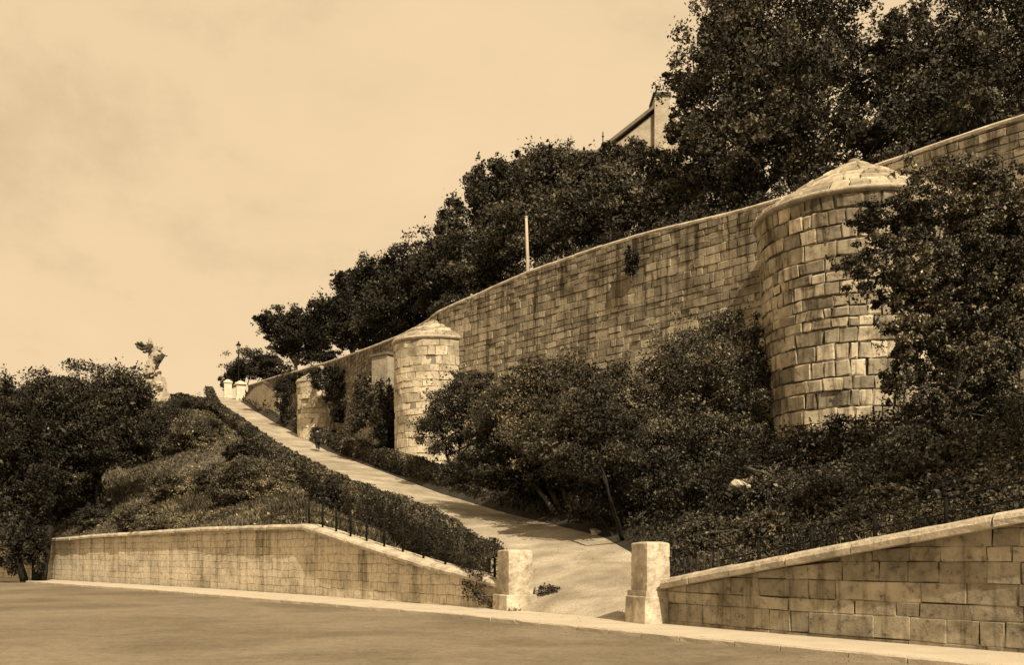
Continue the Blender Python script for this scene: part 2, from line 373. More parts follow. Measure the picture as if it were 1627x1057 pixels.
# hillside left of the ramp
B = LWALL[:7] + [Vector((-38, 69, 2.2)), Vector((-56, 82, 2.2)), Vector((-84, 97, 2.2))]
inn = lambda v, d: v + Vector((d * .75, d * .66, -.06))
dn = lambda p, o, h: p + Vector((-.9 * o, -.42 * o, -h))
T = [dn(LE[0], .5, 0), dn(LE[1], 1.0, .75), dn(LE[2], 1.0, 1.2), dn(LE[3], 1.0, 1.3), dn(LE[4].lerp(LE[5], .5), 1.0, 1.2), dn(LE[6], .9, 1.0), dn(LE[7], .9, .9), dn(LE[9], .8, .4), Vector((-58, 116, 20.2)), Vector((-112, 128, 20))]
B = [LWALL[0], LWALL[1], LWALL[2], LWALL[3].lerp(LWALL[2], .5), LWALL[3], LWALL[4], LWALL[5], LWALL[6], Vector((-56, 81, 2.2)), Vector((-84, 96, 2.2))]
hill_o, hill_g = loft('hillside', [inn(b, .5) for b in B], T, 110, 34, M['hill'], .35, .03, 7)
T2 = [LE[0], LE[1], LE[2], LE[3], LE[4].lerp(LE[5], .5), LE[6], LE[7], LE[9]]
vg_o, _ = loft('verge', [p + Vector((0, 0, -.02)) for p in T2], T[:8], 80, 4, M['hill'])
tag(vg_o, 'narrow earth verge under the long clipped hedge', 'verge', kind='structure')
tag(hill_o, 'rough grassy hillside between low wall and path', 'hillside', kind='structure')
# rampart line, far to near
WT = [P(395, 614, 125), P(440, 600, 108), P(520, 578, 85), P(600, 550, 70), P(640, 534, 65), P(676, 514, 61.3), P(700, 497, 59.4)] + [P(x, y, zl(x)) for x, y in ((740, 479), (840, 436), (1000, 382), (1210, 329), (1400, 265), (1590, 200))] + [Vector((24, 27.1, 16.5)), Vector((32, 18, 16.4))]
WB = [21.3, 17.9, 12.6, 9.3, 8.4, 7.6, 7.4] + [7.2, 7.0, 6.9, 6.9, 6.9, 6.9] + [6.9, 6.9]
wall_foot = [Vector((p.x, p.y, b)) for p, b in zip(WT, WB)]
BB = [RE[9], RE[8], RE[7].lerp(RE[6], .4), RE[6], RE[5].lerp(RE[6], .3), RE[5], RE[5].lerp(RE[4], .5), RE[4], RE[3], RE[3].lerp(RE[2], .5), RE[2], RE[1], Vector((3.02, 22.95, -.05)), Vector((5.6, 20.6, 1.15)), Vector((13.0, 10.6, 2.95))]
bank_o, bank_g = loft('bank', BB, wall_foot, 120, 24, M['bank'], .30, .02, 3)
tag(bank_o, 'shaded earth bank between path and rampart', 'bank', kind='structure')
front = [Vector((-112, 128, 20)), Vector((-58, 116, 20.2)), LE[9], RE[9]] + [Vector((p.x, p.y, p.z - .8)) for p in WT]
back = [Vector(p) for p in ((-170, 320, 20), (-120, 320, 20), (-80, 320, 20.5), (-60, 320, 21), (-50, 320, 21), (-30, 300, 21), (0, 280, 21), (20, 260, 21), (40, 240, 20), (55, 220, 20), (70, 200, 19.5), (85, 180, 19.5), (95, 160, 19), (105, 140, 19), (115, 120, 19), (120, 100, 18), (130, 80, 18), (140, 50, 18), (150, 0, 18))]
plat_o, plat_g = loft('plateau', front, back, 60, 20, M['hill'], .15, 0, 11)
tag(plat_o, 'high ground behind the rampart', 'plateau', kind='structure')
# pavement, a real step above the street
PV = [Vector(p) for p in ((-85, 95.5, 0), (-58, 81.6, 0), (-40, 69.5, 0), (-29.8, 61.9, 0), (-22, 53.6, 0), (-14.5, 45.7, 0), (-8, 38.0, 0), (0.2, 28.2, 0), (3.6, 23.1, 0), (8.3, 16.4, 0), (13.0, 10.9, 0), (18.8, 4.3, 0))]
pv_w = [1.0, 1.2, 1.5, 1.8, 2.1, 2.3, 2.4, 2.4, 2.4, 2.3, 2.3, 2.3]
edge = []
for i, p in enumerate(PV): edge.append(p + perp(PV, i) * pv_w[i])
pavement_o, _ = loft('pavement', PV, edge, 120, 6, M['pavement'])
tag(pavement_o, 'pale pavement strip between the walls and the street', 'pavement', kind='structure')
kb = MB(); cut_coping(kb, linear(edge, .35), [(-.02, .006), (.22, .006), (.24, -.02), (.24, -.14), (-.02, -.14)], 1.05, random.Random(77), .012, .006)
tag(kb.build('kerb', M['pavement']), 'low stone kerb along the pavement edge', 'kerb', kind='structure')

bvh = BVHTree.FromPolygons(terrain_v, terrain_f)
CAM = Vector((0, 0, EYE))
def ground(x, y):
    h = bvh.ray_cast(Vector((x, y, 200)), Vector((0, 0, -1)))
    return h[0].z if h[0] else 0.0
def hit(x, y):                                     # the ground point met by a sight line
    h = bvh.ray_cast(CAM, (P(x, y, 10) - CAM).normalized()); return h[0]
def at(x, z):                                      # ground point in column x at depth z
    X = (x - CX) / F * z; return Vector((X, z, ground(X, z)))

# ------------------------------------------------------------------ low retaining walls
def retaining(name, line, label, m, seed, ov=.14, ch=.2):
    top = linear(line, .8); root = empty(name, (line[0].x, line[0].y, 0)); o3 = root.location
    tag(root, label, 'retaining wall')
    mb = MB()
    if m is None:
        tl = [p - o3 for p in top]; pos, tp, T = path_pos(tl); wall_mesh(mb, tl, lambda i: -.3, .55, 4, .005, seed); mb.mi = [1] * len(mb.mi)
        blocks(mb, lambda t, v, o: pos(t, v, o + .055), lambda v: T, tp, lambda t: -.3, .33, .78, seed, .004, .014, .012, .014, -.35, 3.4, 0, .018); mb.build('wall', [M['wall_block'], M['mortar']], root)
    else:
        wall_mesh(mb, [p - o3 for p in top], lambda i: -.3, .55, 8, .012, seed); mb.build('wall', m, root)
    rnd = random.Random(seed); mb = MB()
    cut_coping(mb, [p - o3 for p in linear(line, .3)], [(-ov, .0), (-ov - .015, ch * .45), (-ov + .03, ch * .8), (-ov + .12, ch), (.1, ch * 1.06), (.5, ch), (.6, ch * .6), (.62, 0)], 1.15, rnd)
    mb.build('coping', M['coping'], root)
    return root
# walking direction far -> near keeps the body on the left, so lines run so that "right" is uphill
lw = retaining('retaining_wall', list(LWALL), 'long streaked retaining wall below the grassy hill, peaking mid-way and falling to the gate', M['lowwall_old'], 5, .26, .2)
rw = retaining('retaining_wall', list(reversed(RWALL)), 'block-built retaining wall below the shady bank, its rounded coping rising away from the gate', None, 6, .30, .23)

# ------------------------------------------------------------------ gate pillars
def gate_pillar(loc, rz, sx, sy, h, plinth, label, band=False):
    root = empty('gate_pillar', loc, rz); tag(root, label, 'gate pillar', 'pillars of the lower gate')
    mb = MB(); mb.box((0, 0, plinth / 2 - .05), (sx + .22, sy + .22, plinth + .1), top=.96); rounded(mb.build('plinth', M['pillar'], root), .03)
    rnd = random.Random(int(h * 100)); mb = MB()
    if band: mb.box((0, 0, plinth + .06), (sx + .11, sy + .11, .13))
    z0 = plinth + (.12 if band else 0); a, b = sx / 2, sy / 2; vs = []; K, Q = 14, 6      # worn shaft: four faces of a fine grid, corners rubbed round, low domed top
    ring = [(-a + sx * k / Q, -b) for k in range(Q)] + [(a, -b + sy * k / Q) for k in range(Q)] + [(a - sx * k / Q, b) for k in range(Q)] + [(-a, b - sy * k / Q) for k in range(Q)]
    prof = [(z0 + (h - z0) * k / K, 1 - .02 * k / K) for k in range(K + 1)] + [(h + .04, .965), (h + .065, .9), (h + .085, .6), (h + .09, .1)]
    for z, k in prof:
        for x, y in ring:
            c = .985 if abs(abs(x) - a) < 1e-6 and abs(abs(y) - b) < 1e-6 else 1
            chip = .035 * max(0, rnd.random() - .82) / .18 if c < 1 else 0
            vs.append((x * k * (c - chip) + rnd.uniform(-.004, .004), y * k * (c - chip) + rnd.uniform(-.006, .006), z + rnd.uniform(-.006, .006)))
    n = len(ring); fs = [(r * n + q, r * n + (q + 1) % n, r * n + n + (q + 1) % n, r * n + n + q) for r in range(len(prof) - 1) for q in range(n)]
    fs.append(tuple(range((len(prof) - 1) * n, len(prof) * n))); mb.add(vs, fs, None, 0, False); mb.build('shaft', M['pillar'], root)
    return root
ang = math.atan2(-(22.4 - 27.75), -(3.75 - .25))
gp = gate_pillar((3.2, 22.75, 0), math.atan2(-.84, .54) - R(10), .74, .62, 1.78, .62, 'taller squared stone gate pillar with a plinth band, at the foot of the block-built wall', True)
gp2 = gate_pillar((.08, 27.9, 0), math.atan2(-.84, .54) - R(8), .80, .76, 1.62, .44, 'shorter weathered stone gate pillar with a moss stain, below the end of the hedge')

# ------------------------------------------------------------------ rampart and turrets
rtop = catmull(WT, .9)
def foot(i):
    p = rtop[i]; return ground(p.x - .3, p.y - .3) - 1.2
rampart = empty('rampart', (WT[9].x, WT[9].y, 6)); o3 = rampart.location
tag(rampart, 'tall curving rampart of coursed stone climbing behind the bank', 'rampart wall')
mb = MB(); tl = [p - o3 for p in rtop]; wall_mesh(mb, tl, lambda i: foot(i) - o3.z, -.7, 4, .005, 9); mb.mi = [1] * len(mb.mi); k0 = len(mb.f)
pos, tp, T_ = path_pos(tl); gl = [foot(i) - o3.z for i in range(len(rtop))]
blocks(mb, lambda t, v, o: pos(t, v, -o - .055), lambda v: T_, tp, lambda t: gl[min(int(max(t, 0) * len(gl)), len(gl) - 1)], .36, .62, 9, .006, .022, .022, .045, -3.0, 18.0, 0, .035)
mb.uv = [[(u, v + o3.z) for u, v in q] for q in mb.uv]          # texture heights are heights above the street
mb.build('wall', [M['rampart_block'], M['mortar_pale']], rampart)
mb = MB(); cut_coping(mb, [p - o3 for p in catmull(WT, .45)], [(.07, 0), (.09, .10), (.0, .19), (-.7, .19), (-.77, .1), (-.77, 0)], 1.3, random.Random(3)); mb.build('coping', M['coping'], rampart)

def turret(name, c, r0, r1, base, eave, apex, label, m, n=56, row=.5, width=.9, over=.14, jd=.02):
    root = empty(name, (c[0], c[1], base)); tag(root, label, 'turret', 'turrets of the rampart')
    rnd = random.Random(int(c[1])); vs, fs, uv = [], [], []; rows = 16; H = eave - base + 1.0
    for j in range(rows + 1):
        t = j / rows; r = r0 + (r1 - r0) * t
        for k in range(n):
            a = 2 * math.pi * k / n; q = r + rnd.uniform(-.02, .02); vs.append((q * math.cos(a), q * math.sin(a), -1 + H * t))
    for j in range(rows):
        for k in range(n):
            k2 = (k + 1) % n; fs.append((j * n + k, j * n + k2, j * n + n + k2, j * n + n + k))
            u0, u1 = 2 * math.pi * r1 * k / n, 2 * math.pi * r1 * (k + 1) / n; v0, v1 = H * j / rows, H * (j + 1) / rows
            uv.append([(u0, v0), (u1, v0), (u1, v1), (u0, v1)])
    mb = MB(); mb.add(vs, fs, uv, 1, True); e = eave - base; rad = lambda v: r0 + (r1 - r0) * (v + 1) / H
    blocks(mb, lambda t, v, o: Vector((math.cos(6.28318 * t) * (rad(v) + o + .06), math.sin(6.28318 * t) * (rad(v) + o + .06), v)), lambda v: 6.28318 * rad(v), lambda t: e - .1, lambda t: -1, row, width, int(c[1]), jd * .8, .035 if jd > .015 else .02, .03 if jd > .015 else .018, .035 if jd > .015 else .025, -1, e, 0, .05 if jd > .015 else .03, True)
    mb.build('drum', [m, M['mortar'] if m == M['turret_block'] else M['mortar_pale']], root)
    mb = MB()
    mb.lathe([(r1 - .1, e - .14), (r1 + over * .6, e - .1), (r1 + over, e - .02), (r1 + over, e + .08), (r1 - .1, e + .14)], (0, 0, 0), n); mb.build('eave', M['coping'], root)
    mb = MB(); hh = apex - eave - .1; R0 = r1 + over * .8; SL = math.hypot(R0, hh)
    mb.lathe([(R0 - .1, e + .1), (.04, e + .06 + hh)], (0, 0, 0), n, 1)
    def roof(t, v, o):
        k = min(max(v / SL, 0), 1); r = R0 * (1 - k); rise = e + .1 + hh * k ** .94
        return Vector((math.cos(6.28318 * t) * r, math.sin(6.28318 * t) * r, rise + o + .04))
    blocks(mb, roof, lambda v: 6.28318 * R0 * max(.08, 1 - v / SL), lambda t: SL * .985, lambda t: 0, SL / 9.5, width * .85, int(c[0]) + 50, .01, .05, .05, .07, 0, SL * .95, 0, .03, True)
    mb.lathe([(.3, e + hh - .12), (.2, e + hh + .1), (.001, e + hh + .16)], (0, 0, 0), 10, 0)
    mb.build('cone_roof', [M['roof_block'], M['mortar']], root)
    return root
turret('turret', (13.55, 38.95), 3.0, 3.72, 6.3, 14.75, 17.2, 'largest round turret of big stone blocks under a conical roof, half hidden by leaves', M['turret_block'], 72, .49, .66, .2)
turret('turret', (-4.63, 60.2), 2.42, 2.55, 6.8, 14.35, 15.95, 'slim pale round turret with a conical roof, standing clear of the shrubs', M['small_block'], 56, .44, .75, .16, .008)
turret('turret', (-16.2, 83.5), 1.9, 2.0, 11.2, 16.0, 17.5, 'smallest farthest turret, its pale face framed by little trees', M['small_block'], 48, .44, .75, .12, .008)

# buttress beside the slim turret
bt = P(612, 582, 64.5); mb = MB(); mb.box((0, 0, -2.5), (1.5, 1.0, 6.2)); bt.z += .0; b_ = empty('buttress', (bt.x, bt.y, bt.z)); tag(b_, 'low stone buttress with a dark capped top against the rampart beside the slim turret', 'buttress')
mb.build('wall', M['pillar_dim'], b_).rotation_euler.z = R(-40)
mb = MB(); mb.box((0, 0, .69), (1.7, 1.2, .16)); mb.build('coping', M['slate'], b_).rotation_euler.z = R(-40)
# low parapet by the top of the ramp
pth = [Vector((-32.6, 119.5, 20.3)), Vector((-29.5, 112.5, 20.6)), Vector((-26.9, 106.5, 20.1)), Vector((-23.6, 99.0, 17.6))]
mb = MB(); wall_mesh(mb, linear(pth, .7), lambda i: ground(linear(pth, .7)[i].x, linear(pth, .7)[i].y) - .6, -.45, 6, .02, 14)
pw = mb.build('parapet_wall', M['turret_small']); tag(pw, 'low pale wedge-shaped wall beside the upper end of the path', 'parapet wall')
mb = MB(); sweep(mb, linear(pth, .7), [(.08, 0), (.08, .13), (-.5, .13), (-.5, 0)], 0, False, .01, random.Random(2)); mb.build('coping', M['slate'], pw)

# ------------------------------------------------------------------ foliage
def leaf_arrays(pos, size, rng, up=.35, asp=.55):
    n = len(pos); nr = rng.normal(size=(n, 3)); nr[:, 2] = nr[:, 2] + up; nr /= np.linalg.norm(nr, axis=1)[:, None]
    a = np.cross(nr, rng.normal(size=(n, 3))); a /= np.linalg.norm(a, axis=1)[:, None] + 1e-9; b = np.cross(nr, a)
    s = (size * rng.uniform(.45, 1.2, n) * np.where(rng.random(n) < .08, 1.6, 1.0))[:, None]
    v = np.empty((n, 4, 3)); v[:, 0] = pos - a * s; v[:, 1] = pos + b * s * asp + nr * s * .12; v[:, 2] = pos + a * s; v[:, 3] = pos - b * s * asp + nr * s * .12
    return v.reshape(-1, 3)
def quads(name, v, mats, extra=None, mi=0):
    """mesh of loose quads, plus an optional (verts, quad faces) core on material slot 1"""
    n = len(v) // 4; f = np.arange(n * 4, dtype=np.int32); mis = np.zeros(n, np.int32)
    if extra is not None:
        ev, ef = extra; f = np.concatenate([f, (np.array(ef, np.int32) + len(v)).ravel()]); v = np.concatenate([v, np.array(ev)]); mis = np.concatenate([mis, np.ones(len(ef), np.int32)])
    k = len(f) // 4; me = bpy.data.meshes.new(name); me.vertices.add(len(v)); me.vertices.foreach_set('co', v.astype(np.float32).ravel())
    me.loops.add(len(f)); me.loops.foreach_set('vertex_index', f); me.polygons.add(k)
    me.polygons.foreach_set('loop_start', np.arange(0, k * 4, 4, dtype=np.int32))
    for q in mats: me.materials.append(q)
    me.polygons.foreach_set('material_index', mis)
    me.update(calc_edges=True); return me

DENS, SHRINK = 2.9, .53
def crown_points(lobes, n, rng, clump=.30, k_per=26, fill=.25, flat=.75):
    """leaf positions: many small clumps spread over the outer part of each lobe, some loose fill inside"""
    vol = np.array([l[1][0] * l[1][1] * l[1][2] for l in lobes]) ** .67; vol /= vol.sum(); out = []
    for (c, r), w in zip(lobes, vol):
        c, r = np.array(c, float), np.array(r, float); m = int(n * w); K = max(6, int(k_per * (len(lobes) * w) ** .6))
        d = rng.normal(size=(K, 3)); d /= np.linalg.norm(d, axis=1)[:, None]; d *= rng.uniform(.55, 1.0, K)[:, None]
        cr = rng.uniform(.6, 1.25, K) * clump; mf = int(m * fill); wk = cr ** 2 / (cr ** 2).sum()
        for q, s, ww in zip(d, cr, wk):
            k = max(4, int((m - mf) * ww)); e = rng.normal(size=(k, 3)); e /= np.linalg.norm(e, axis=1)[:, None]; e *= (rng.uniform(0, 1, k) ** .45)[:, None] * s; e[:, 2] *= flat
            out.append(c + (q + e) * r)
        K2 = K // 2; d = rng.normal(size=(K2, 3)); d /= np.linalg.norm(d, axis=1)[:, None]; d[:, 2] = np.abs(d[:, 2]) * np.where(rng.random(K2) < .75, 1, -1)
        for q in d * rng.uniform(.98, 1.2, K2)[:, None]:      # sprigs that break the outline
            k = max(4, int(m * .0045)); e = rng.normal(size=(k, 3)) * clump * np.array([.3, .3, .36]); out.append(c + (q + e) * r)
        e = rng.normal(size=(mf, 3)); e /= np.linalg.norm(e, axis=1)[:, None]; e *= (rng.uniform(0, 1, mf) ** .5)[:, None] * .82; out.append(c + e * r)
    return np.concatenate(out)

def limb(mb, a, b, r0, r1, rng, n=6, sag=.08, sides=7):
    a, b = Vector(a), Vector(b); L = (b - a).length; pts, rad = [], []
    for i in range(n + 1):
        t = i / n; p = a.lerp(b, t); j = L * sag * math.sin(math.pi * t)
        p += Vector((rng.normal() * j * .4, rng.normal() * j * .4, j * .6)); pts.append(p); rad.append(r0 + (r1 - r0) * t)
    mb.tube(pts, rad, sides)

def plant(name, base, lobes, n, size, m, label, cat, group=None, seed=0, trunk_r=.25, bark='bark', part='crown', stem='trunk', split=.35, clump=.30, k_per=26, fill=.25, stems=1, up=.35):
    """lobes in world space; object's origin at the foot"""
    rng = np.random.default_rng(seed); base = Vector(base); root = empty(name, base)
    L = [((c[0] - base.x, c[1] - base.y, c[2] - base.z), r) for c, r in lobes]
    n, size = int(n * DENS), size * SHRINK
    p = crown_points(L, n, rng, clump, k_per, fill); low = np.nonzero(p[:, 2] < .05)[0]; keep = np.ones(len(p), bool)      # nothing grows below the ground
    for q in low: keep[q] = p[q, 2] + base.z > ground(p[q, 0] + base.x, p[q, 1] + base.y) + .02
    p = p[keep]
    o = link(bpy.data.objects.new(part, quads(part, leaf_arrays(p, size, rng, up), [m])), root)
    ct = sum((Vector(c) for c, r in L), Vector()) / len(L); mb = MB()
    for s in range(stems):
        off = Vector((rng.normal() * .3, rng.normal() * .3, 0)) * (stems > 1); top = Vector((ct.x * .6, ct.y * .6, max(ct.z * split, .2))) + off * 2.5
        limb(mb, off + Vector((0, 0, -.25)), top, trunk_r * 1.25, trunk_r * .8, rng, 7, .03, 9)
        for k, (c, r) in enumerate(L):
            if stems > 1 and (k + s) % stems: continue
            limb(mb, top, c, trunk_r * .6, trunk_r * .16, rng)
            for _ in range(3):
                d = rng.normal(size=3); d /= np.linalg.norm(d); limb(mb, c, Vector(c) + Vector(d * np.array(r) * .85), trunk_r * .22, .01 + trunk_r * .05, rng, 4, .08, 5)
    mb.build(stem, M[bark], root)
    tag(root, label, cat, group); return root
def lobes_px(L, z):                                # (column, row, half width, half height[, depth shift]) -> world ellipsoids
    out = []
    for l in L:
        zz = z + (l[4] if len(l) > 4 else 0); c = P(l[0], l[1], zz); rx, rz = l[2] / F * zz, l[3] / F * zz
        out.append((tuple(c), (rx, (rx + rz) * .5, rz)))
    return out

# grass and undergrowth: far too many to count
def scatter(grid, n, rng, w=None, dens=lambda p: 1.0):
    nu, nv = grid.shape[0] - 1, grid.shape[1] - 1
    a = grid[:-1, :-1]; b = grid[1:, :-1]; c = grid[1:, 1:]; d = grid[:-1, 1:]
    ar = np.linalg.norm(np.cross(c - a, d - b), axis=2); mid = (a + b + c + d) / 4
    wt = ar / np.maximum(mid[..., 1], 8) ** 1.5
    if w is not None: wt = wt * w(mid)
    wt = (wt / wt.sum()).ravel(); k = rng.choice(nu * nv, n, p=wt); i, j = k // nv, k % nv
    s, t = rng.uniform(0, 1, (2, n, 1)); return a[i, j] * (1 - s) * (1 - t) + b[i, j] * s * (1 - t) + c[i, j] * s * t + d[i, j] * (1 - s) * t
def patch(p, s=.35, ph=0.0):
    x, y = p[..., 0], p[..., 1]; return np.clip(.5 + .5 * np.sin(x * s + ph + np.sin(y * s * .7)) * np.sin(y * s * .8 + ph), 0.08, 1)
def grass(name, grid, n, m, label, seed, h=.3, w=None):
    rng = np.random.default_rng(seed); p = scatter(grid, n, rng, w); hh = h * rng.uniform(.4, 1.3, n)[:, None] * (.6 + .6 * patch(p, .5, 1.0))[:, None]; a = rng.uniform(0, 6.283, n); wd = (.012 + .0007 * p[:, 1])[:, None]
    d = np.stack([np.cos(a), np.sin(a), 0 * a], 1); lean = np.stack([rng.normal(size=n) * .5, rng.normal(size=n) * .5, np.ones(n)], 1)
    v = np.empty((n, 4, 3)); v[:, 0] = p - d * wd; v[:, 1] = p + d * wd; v[:, 2] = p + lean * hh + d * wd * .25; v[:, 3] = p + lean * hh - d * wd * .25; v[:, :2, 2] -= .03
    o = link(bpy.data.objects.new(name, quads(name, v.reshape(-1, 3), [m]))); tag(o, label, 'grass', kind='stuff'); return o
# trees on the high ground behind the rampart
TG = 'trees behind the rampart'
def back_tree(x, z, L, n, size, label, seed, m='leaf', tr=.3, name='tree', **k):
    return plant(name, at(x, z), lobes_px(L, z), n, size, M[m], label, 'tree', TG, seed, tr, **k)
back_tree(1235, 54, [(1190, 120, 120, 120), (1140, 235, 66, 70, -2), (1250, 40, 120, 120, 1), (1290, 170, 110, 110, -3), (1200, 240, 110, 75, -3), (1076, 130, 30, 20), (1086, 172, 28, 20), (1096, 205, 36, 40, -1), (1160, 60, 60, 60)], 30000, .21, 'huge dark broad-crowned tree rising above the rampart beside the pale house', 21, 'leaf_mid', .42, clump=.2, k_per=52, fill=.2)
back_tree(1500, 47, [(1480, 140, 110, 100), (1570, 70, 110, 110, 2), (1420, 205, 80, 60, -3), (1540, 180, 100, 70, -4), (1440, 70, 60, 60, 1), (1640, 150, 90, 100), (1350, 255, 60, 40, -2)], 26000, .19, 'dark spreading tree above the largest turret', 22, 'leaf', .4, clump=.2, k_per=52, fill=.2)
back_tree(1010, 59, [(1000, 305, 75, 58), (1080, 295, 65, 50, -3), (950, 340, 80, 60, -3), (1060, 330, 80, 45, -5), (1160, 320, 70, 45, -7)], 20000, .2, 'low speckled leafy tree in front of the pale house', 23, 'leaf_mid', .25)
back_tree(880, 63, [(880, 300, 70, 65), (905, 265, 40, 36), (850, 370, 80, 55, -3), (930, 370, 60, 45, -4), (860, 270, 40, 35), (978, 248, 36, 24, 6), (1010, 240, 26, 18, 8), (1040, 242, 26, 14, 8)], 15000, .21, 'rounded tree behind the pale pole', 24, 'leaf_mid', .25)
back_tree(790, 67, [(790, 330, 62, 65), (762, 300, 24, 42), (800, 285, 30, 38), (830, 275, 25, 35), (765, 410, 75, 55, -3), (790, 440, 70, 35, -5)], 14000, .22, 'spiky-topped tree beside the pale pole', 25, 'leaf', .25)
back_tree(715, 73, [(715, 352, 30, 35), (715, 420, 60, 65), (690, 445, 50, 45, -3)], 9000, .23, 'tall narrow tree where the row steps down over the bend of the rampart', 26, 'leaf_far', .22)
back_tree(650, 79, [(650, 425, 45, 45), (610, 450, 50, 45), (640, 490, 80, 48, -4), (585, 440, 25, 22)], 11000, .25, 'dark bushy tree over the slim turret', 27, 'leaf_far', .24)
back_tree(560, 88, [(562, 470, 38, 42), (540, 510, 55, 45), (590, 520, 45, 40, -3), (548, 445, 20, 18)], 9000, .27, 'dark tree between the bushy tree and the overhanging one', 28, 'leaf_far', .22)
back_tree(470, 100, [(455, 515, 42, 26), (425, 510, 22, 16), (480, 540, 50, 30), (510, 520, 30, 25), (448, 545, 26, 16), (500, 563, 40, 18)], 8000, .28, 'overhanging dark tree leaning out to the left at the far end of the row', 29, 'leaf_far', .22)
plant('bush', at(398, 131), lobes_px([(400, 583, 42, 25), (372, 600, 18, 20), (430, 588, 36, 20), (356, 607, 8, 14)], 131), 7000, .26, M['leaf_far'], 'dark clipped-looking bush mass behind the lamp post at the top', 'bush', None, 30, .15)
for i, (x, l) in enumerate(((905, 'small dark bush just behind the wall right of the pole'), (1010, 'low bush behind the wall top above the leafy wall tuft'), (1130, 'low bush behind the wall top, left of the largest turret'), (1290, 'bush peeping over the wall above the largest turret roof'), (1470, 'bush over the wall top right of the turret roof'), (760, 'bush behind the wall top above the slim turret'))):
    z = zl(x) + 3.2; g = at(x, z); c = g + Vector((0, 0, 1.0))
    plant('bush', g, [(tuple(c), (2.2, 1.6, 1.5)), (tuple(c + Vector((1.8, -1.4, -.2))), (1.6, 1.3, 1.2)), (tuple(c + Vector((-1.6, 1.8, .1))), (1.7, 1.4, 1.3))], 4500, .16, M['leaf_far' if i % 2 else 'leaf'], l, 'bush', 'bushes along the wall top', 40 + i, .08)

# planting on the bank in front of the rampart
SG = 'shrubs on the shaded bank'
def shrub(x, z, L, n, size, label, seed, m='leaf', name='shrub', cat='shrub', group=SG, **k):
    k.setdefault('trunk_r', .09); k.setdefault('stems', 3)
    return plant(name, at(x, z), lobes_px(L, z), n, size, M[m], label, cat, group, seed, **{**dict(part='foliage', stem='stems'), **k})
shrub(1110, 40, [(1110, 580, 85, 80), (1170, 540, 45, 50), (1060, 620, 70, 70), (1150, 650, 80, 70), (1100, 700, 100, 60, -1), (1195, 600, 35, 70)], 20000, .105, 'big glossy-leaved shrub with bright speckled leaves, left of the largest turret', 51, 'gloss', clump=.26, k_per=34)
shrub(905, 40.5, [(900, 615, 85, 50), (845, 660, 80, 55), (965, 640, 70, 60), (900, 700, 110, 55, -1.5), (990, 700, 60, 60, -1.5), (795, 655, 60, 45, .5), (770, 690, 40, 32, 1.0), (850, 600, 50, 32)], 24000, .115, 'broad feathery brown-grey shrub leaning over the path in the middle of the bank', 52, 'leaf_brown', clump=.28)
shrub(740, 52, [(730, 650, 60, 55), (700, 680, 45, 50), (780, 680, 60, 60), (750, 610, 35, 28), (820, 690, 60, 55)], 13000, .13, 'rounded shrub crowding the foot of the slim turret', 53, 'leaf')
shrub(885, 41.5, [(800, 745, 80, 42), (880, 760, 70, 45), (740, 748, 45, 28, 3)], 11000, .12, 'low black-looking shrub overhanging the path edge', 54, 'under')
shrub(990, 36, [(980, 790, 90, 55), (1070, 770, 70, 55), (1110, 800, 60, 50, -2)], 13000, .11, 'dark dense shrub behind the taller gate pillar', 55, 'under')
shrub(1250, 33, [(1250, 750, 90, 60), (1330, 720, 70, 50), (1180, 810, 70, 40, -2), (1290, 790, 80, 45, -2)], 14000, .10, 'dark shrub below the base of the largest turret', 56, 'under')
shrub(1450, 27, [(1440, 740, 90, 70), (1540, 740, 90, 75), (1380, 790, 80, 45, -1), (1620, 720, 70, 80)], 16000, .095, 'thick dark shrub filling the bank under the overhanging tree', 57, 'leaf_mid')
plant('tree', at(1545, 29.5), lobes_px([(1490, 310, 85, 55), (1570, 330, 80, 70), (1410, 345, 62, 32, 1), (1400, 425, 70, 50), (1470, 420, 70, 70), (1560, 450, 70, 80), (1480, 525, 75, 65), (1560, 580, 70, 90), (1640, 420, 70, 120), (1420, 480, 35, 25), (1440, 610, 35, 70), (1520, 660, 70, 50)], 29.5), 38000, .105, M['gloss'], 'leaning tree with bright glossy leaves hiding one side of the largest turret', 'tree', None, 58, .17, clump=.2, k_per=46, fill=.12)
for i, (x, z, L, n, l, nm, bk) in enumerate((
    (515, 79.5, [(508, 600, 24, 18), (540, 605, 30, 22), (528, 622, 20, 18), (552, 640, 20, 26), (538, 660, 18, 16)], 5500, 'small umbrella-shaped tree with a dark trunk in front of the smallest turret', 'tree', 'bark'),
    (585, 66, [(585, 615, 28, 30), (605, 640, 24, 38), (600, 612, 20, 20), (604, 668, 20, 40, -3.2), (612, 640, 18, 36, -3.2), (596, 625, 18, 26, -3.2), (570, 655, 25, 35), (612, 625, 18, 20)], 5500, 'tall pale-stemmed tree between the smallest and the slim turret', 'tree', 'bark_pale'),
    (456, 91, [(458, 612, 20, 18), (448, 640, 12, 24), (460, 665, 14, 18), (475, 603, 16, 10)], 2500, 'dark leaning columnar tree beside the smallest turret', 'tree', 'bark'),
    (618, 62, [(618, 690, 18, 40), (612, 660, 16, 25)], 3000, 'dark upright bush against the slim turret', 'bush', 'bark'))):
    plant(nm, at(x, z), lobes_px(L, z), n, .17, M['leaf_mid' if i == 1 else 'leaf_far'], l, nm, 'little trees beside the path', 60 + i, .10, bk)
g = Vector((15.2, 14.5, ground(15.2, 14.5)))
plant('tree', g, [((15.2, 14.5, 12), (3.6, 3.6, 2.8)), ((13.6, 17.0, 11), (3.0, 2.8, 2.4)), ((17.5, 15.5, 11.5), (3, 3, 2.6)), ((16.5, 18.5, 12.5), (3.2, 3.0, 2.6))], 16000, .16, M['leaf'], 'tall shade tree on the bank at the upper end of the block-built wall', 'tree', None, 69, .25)
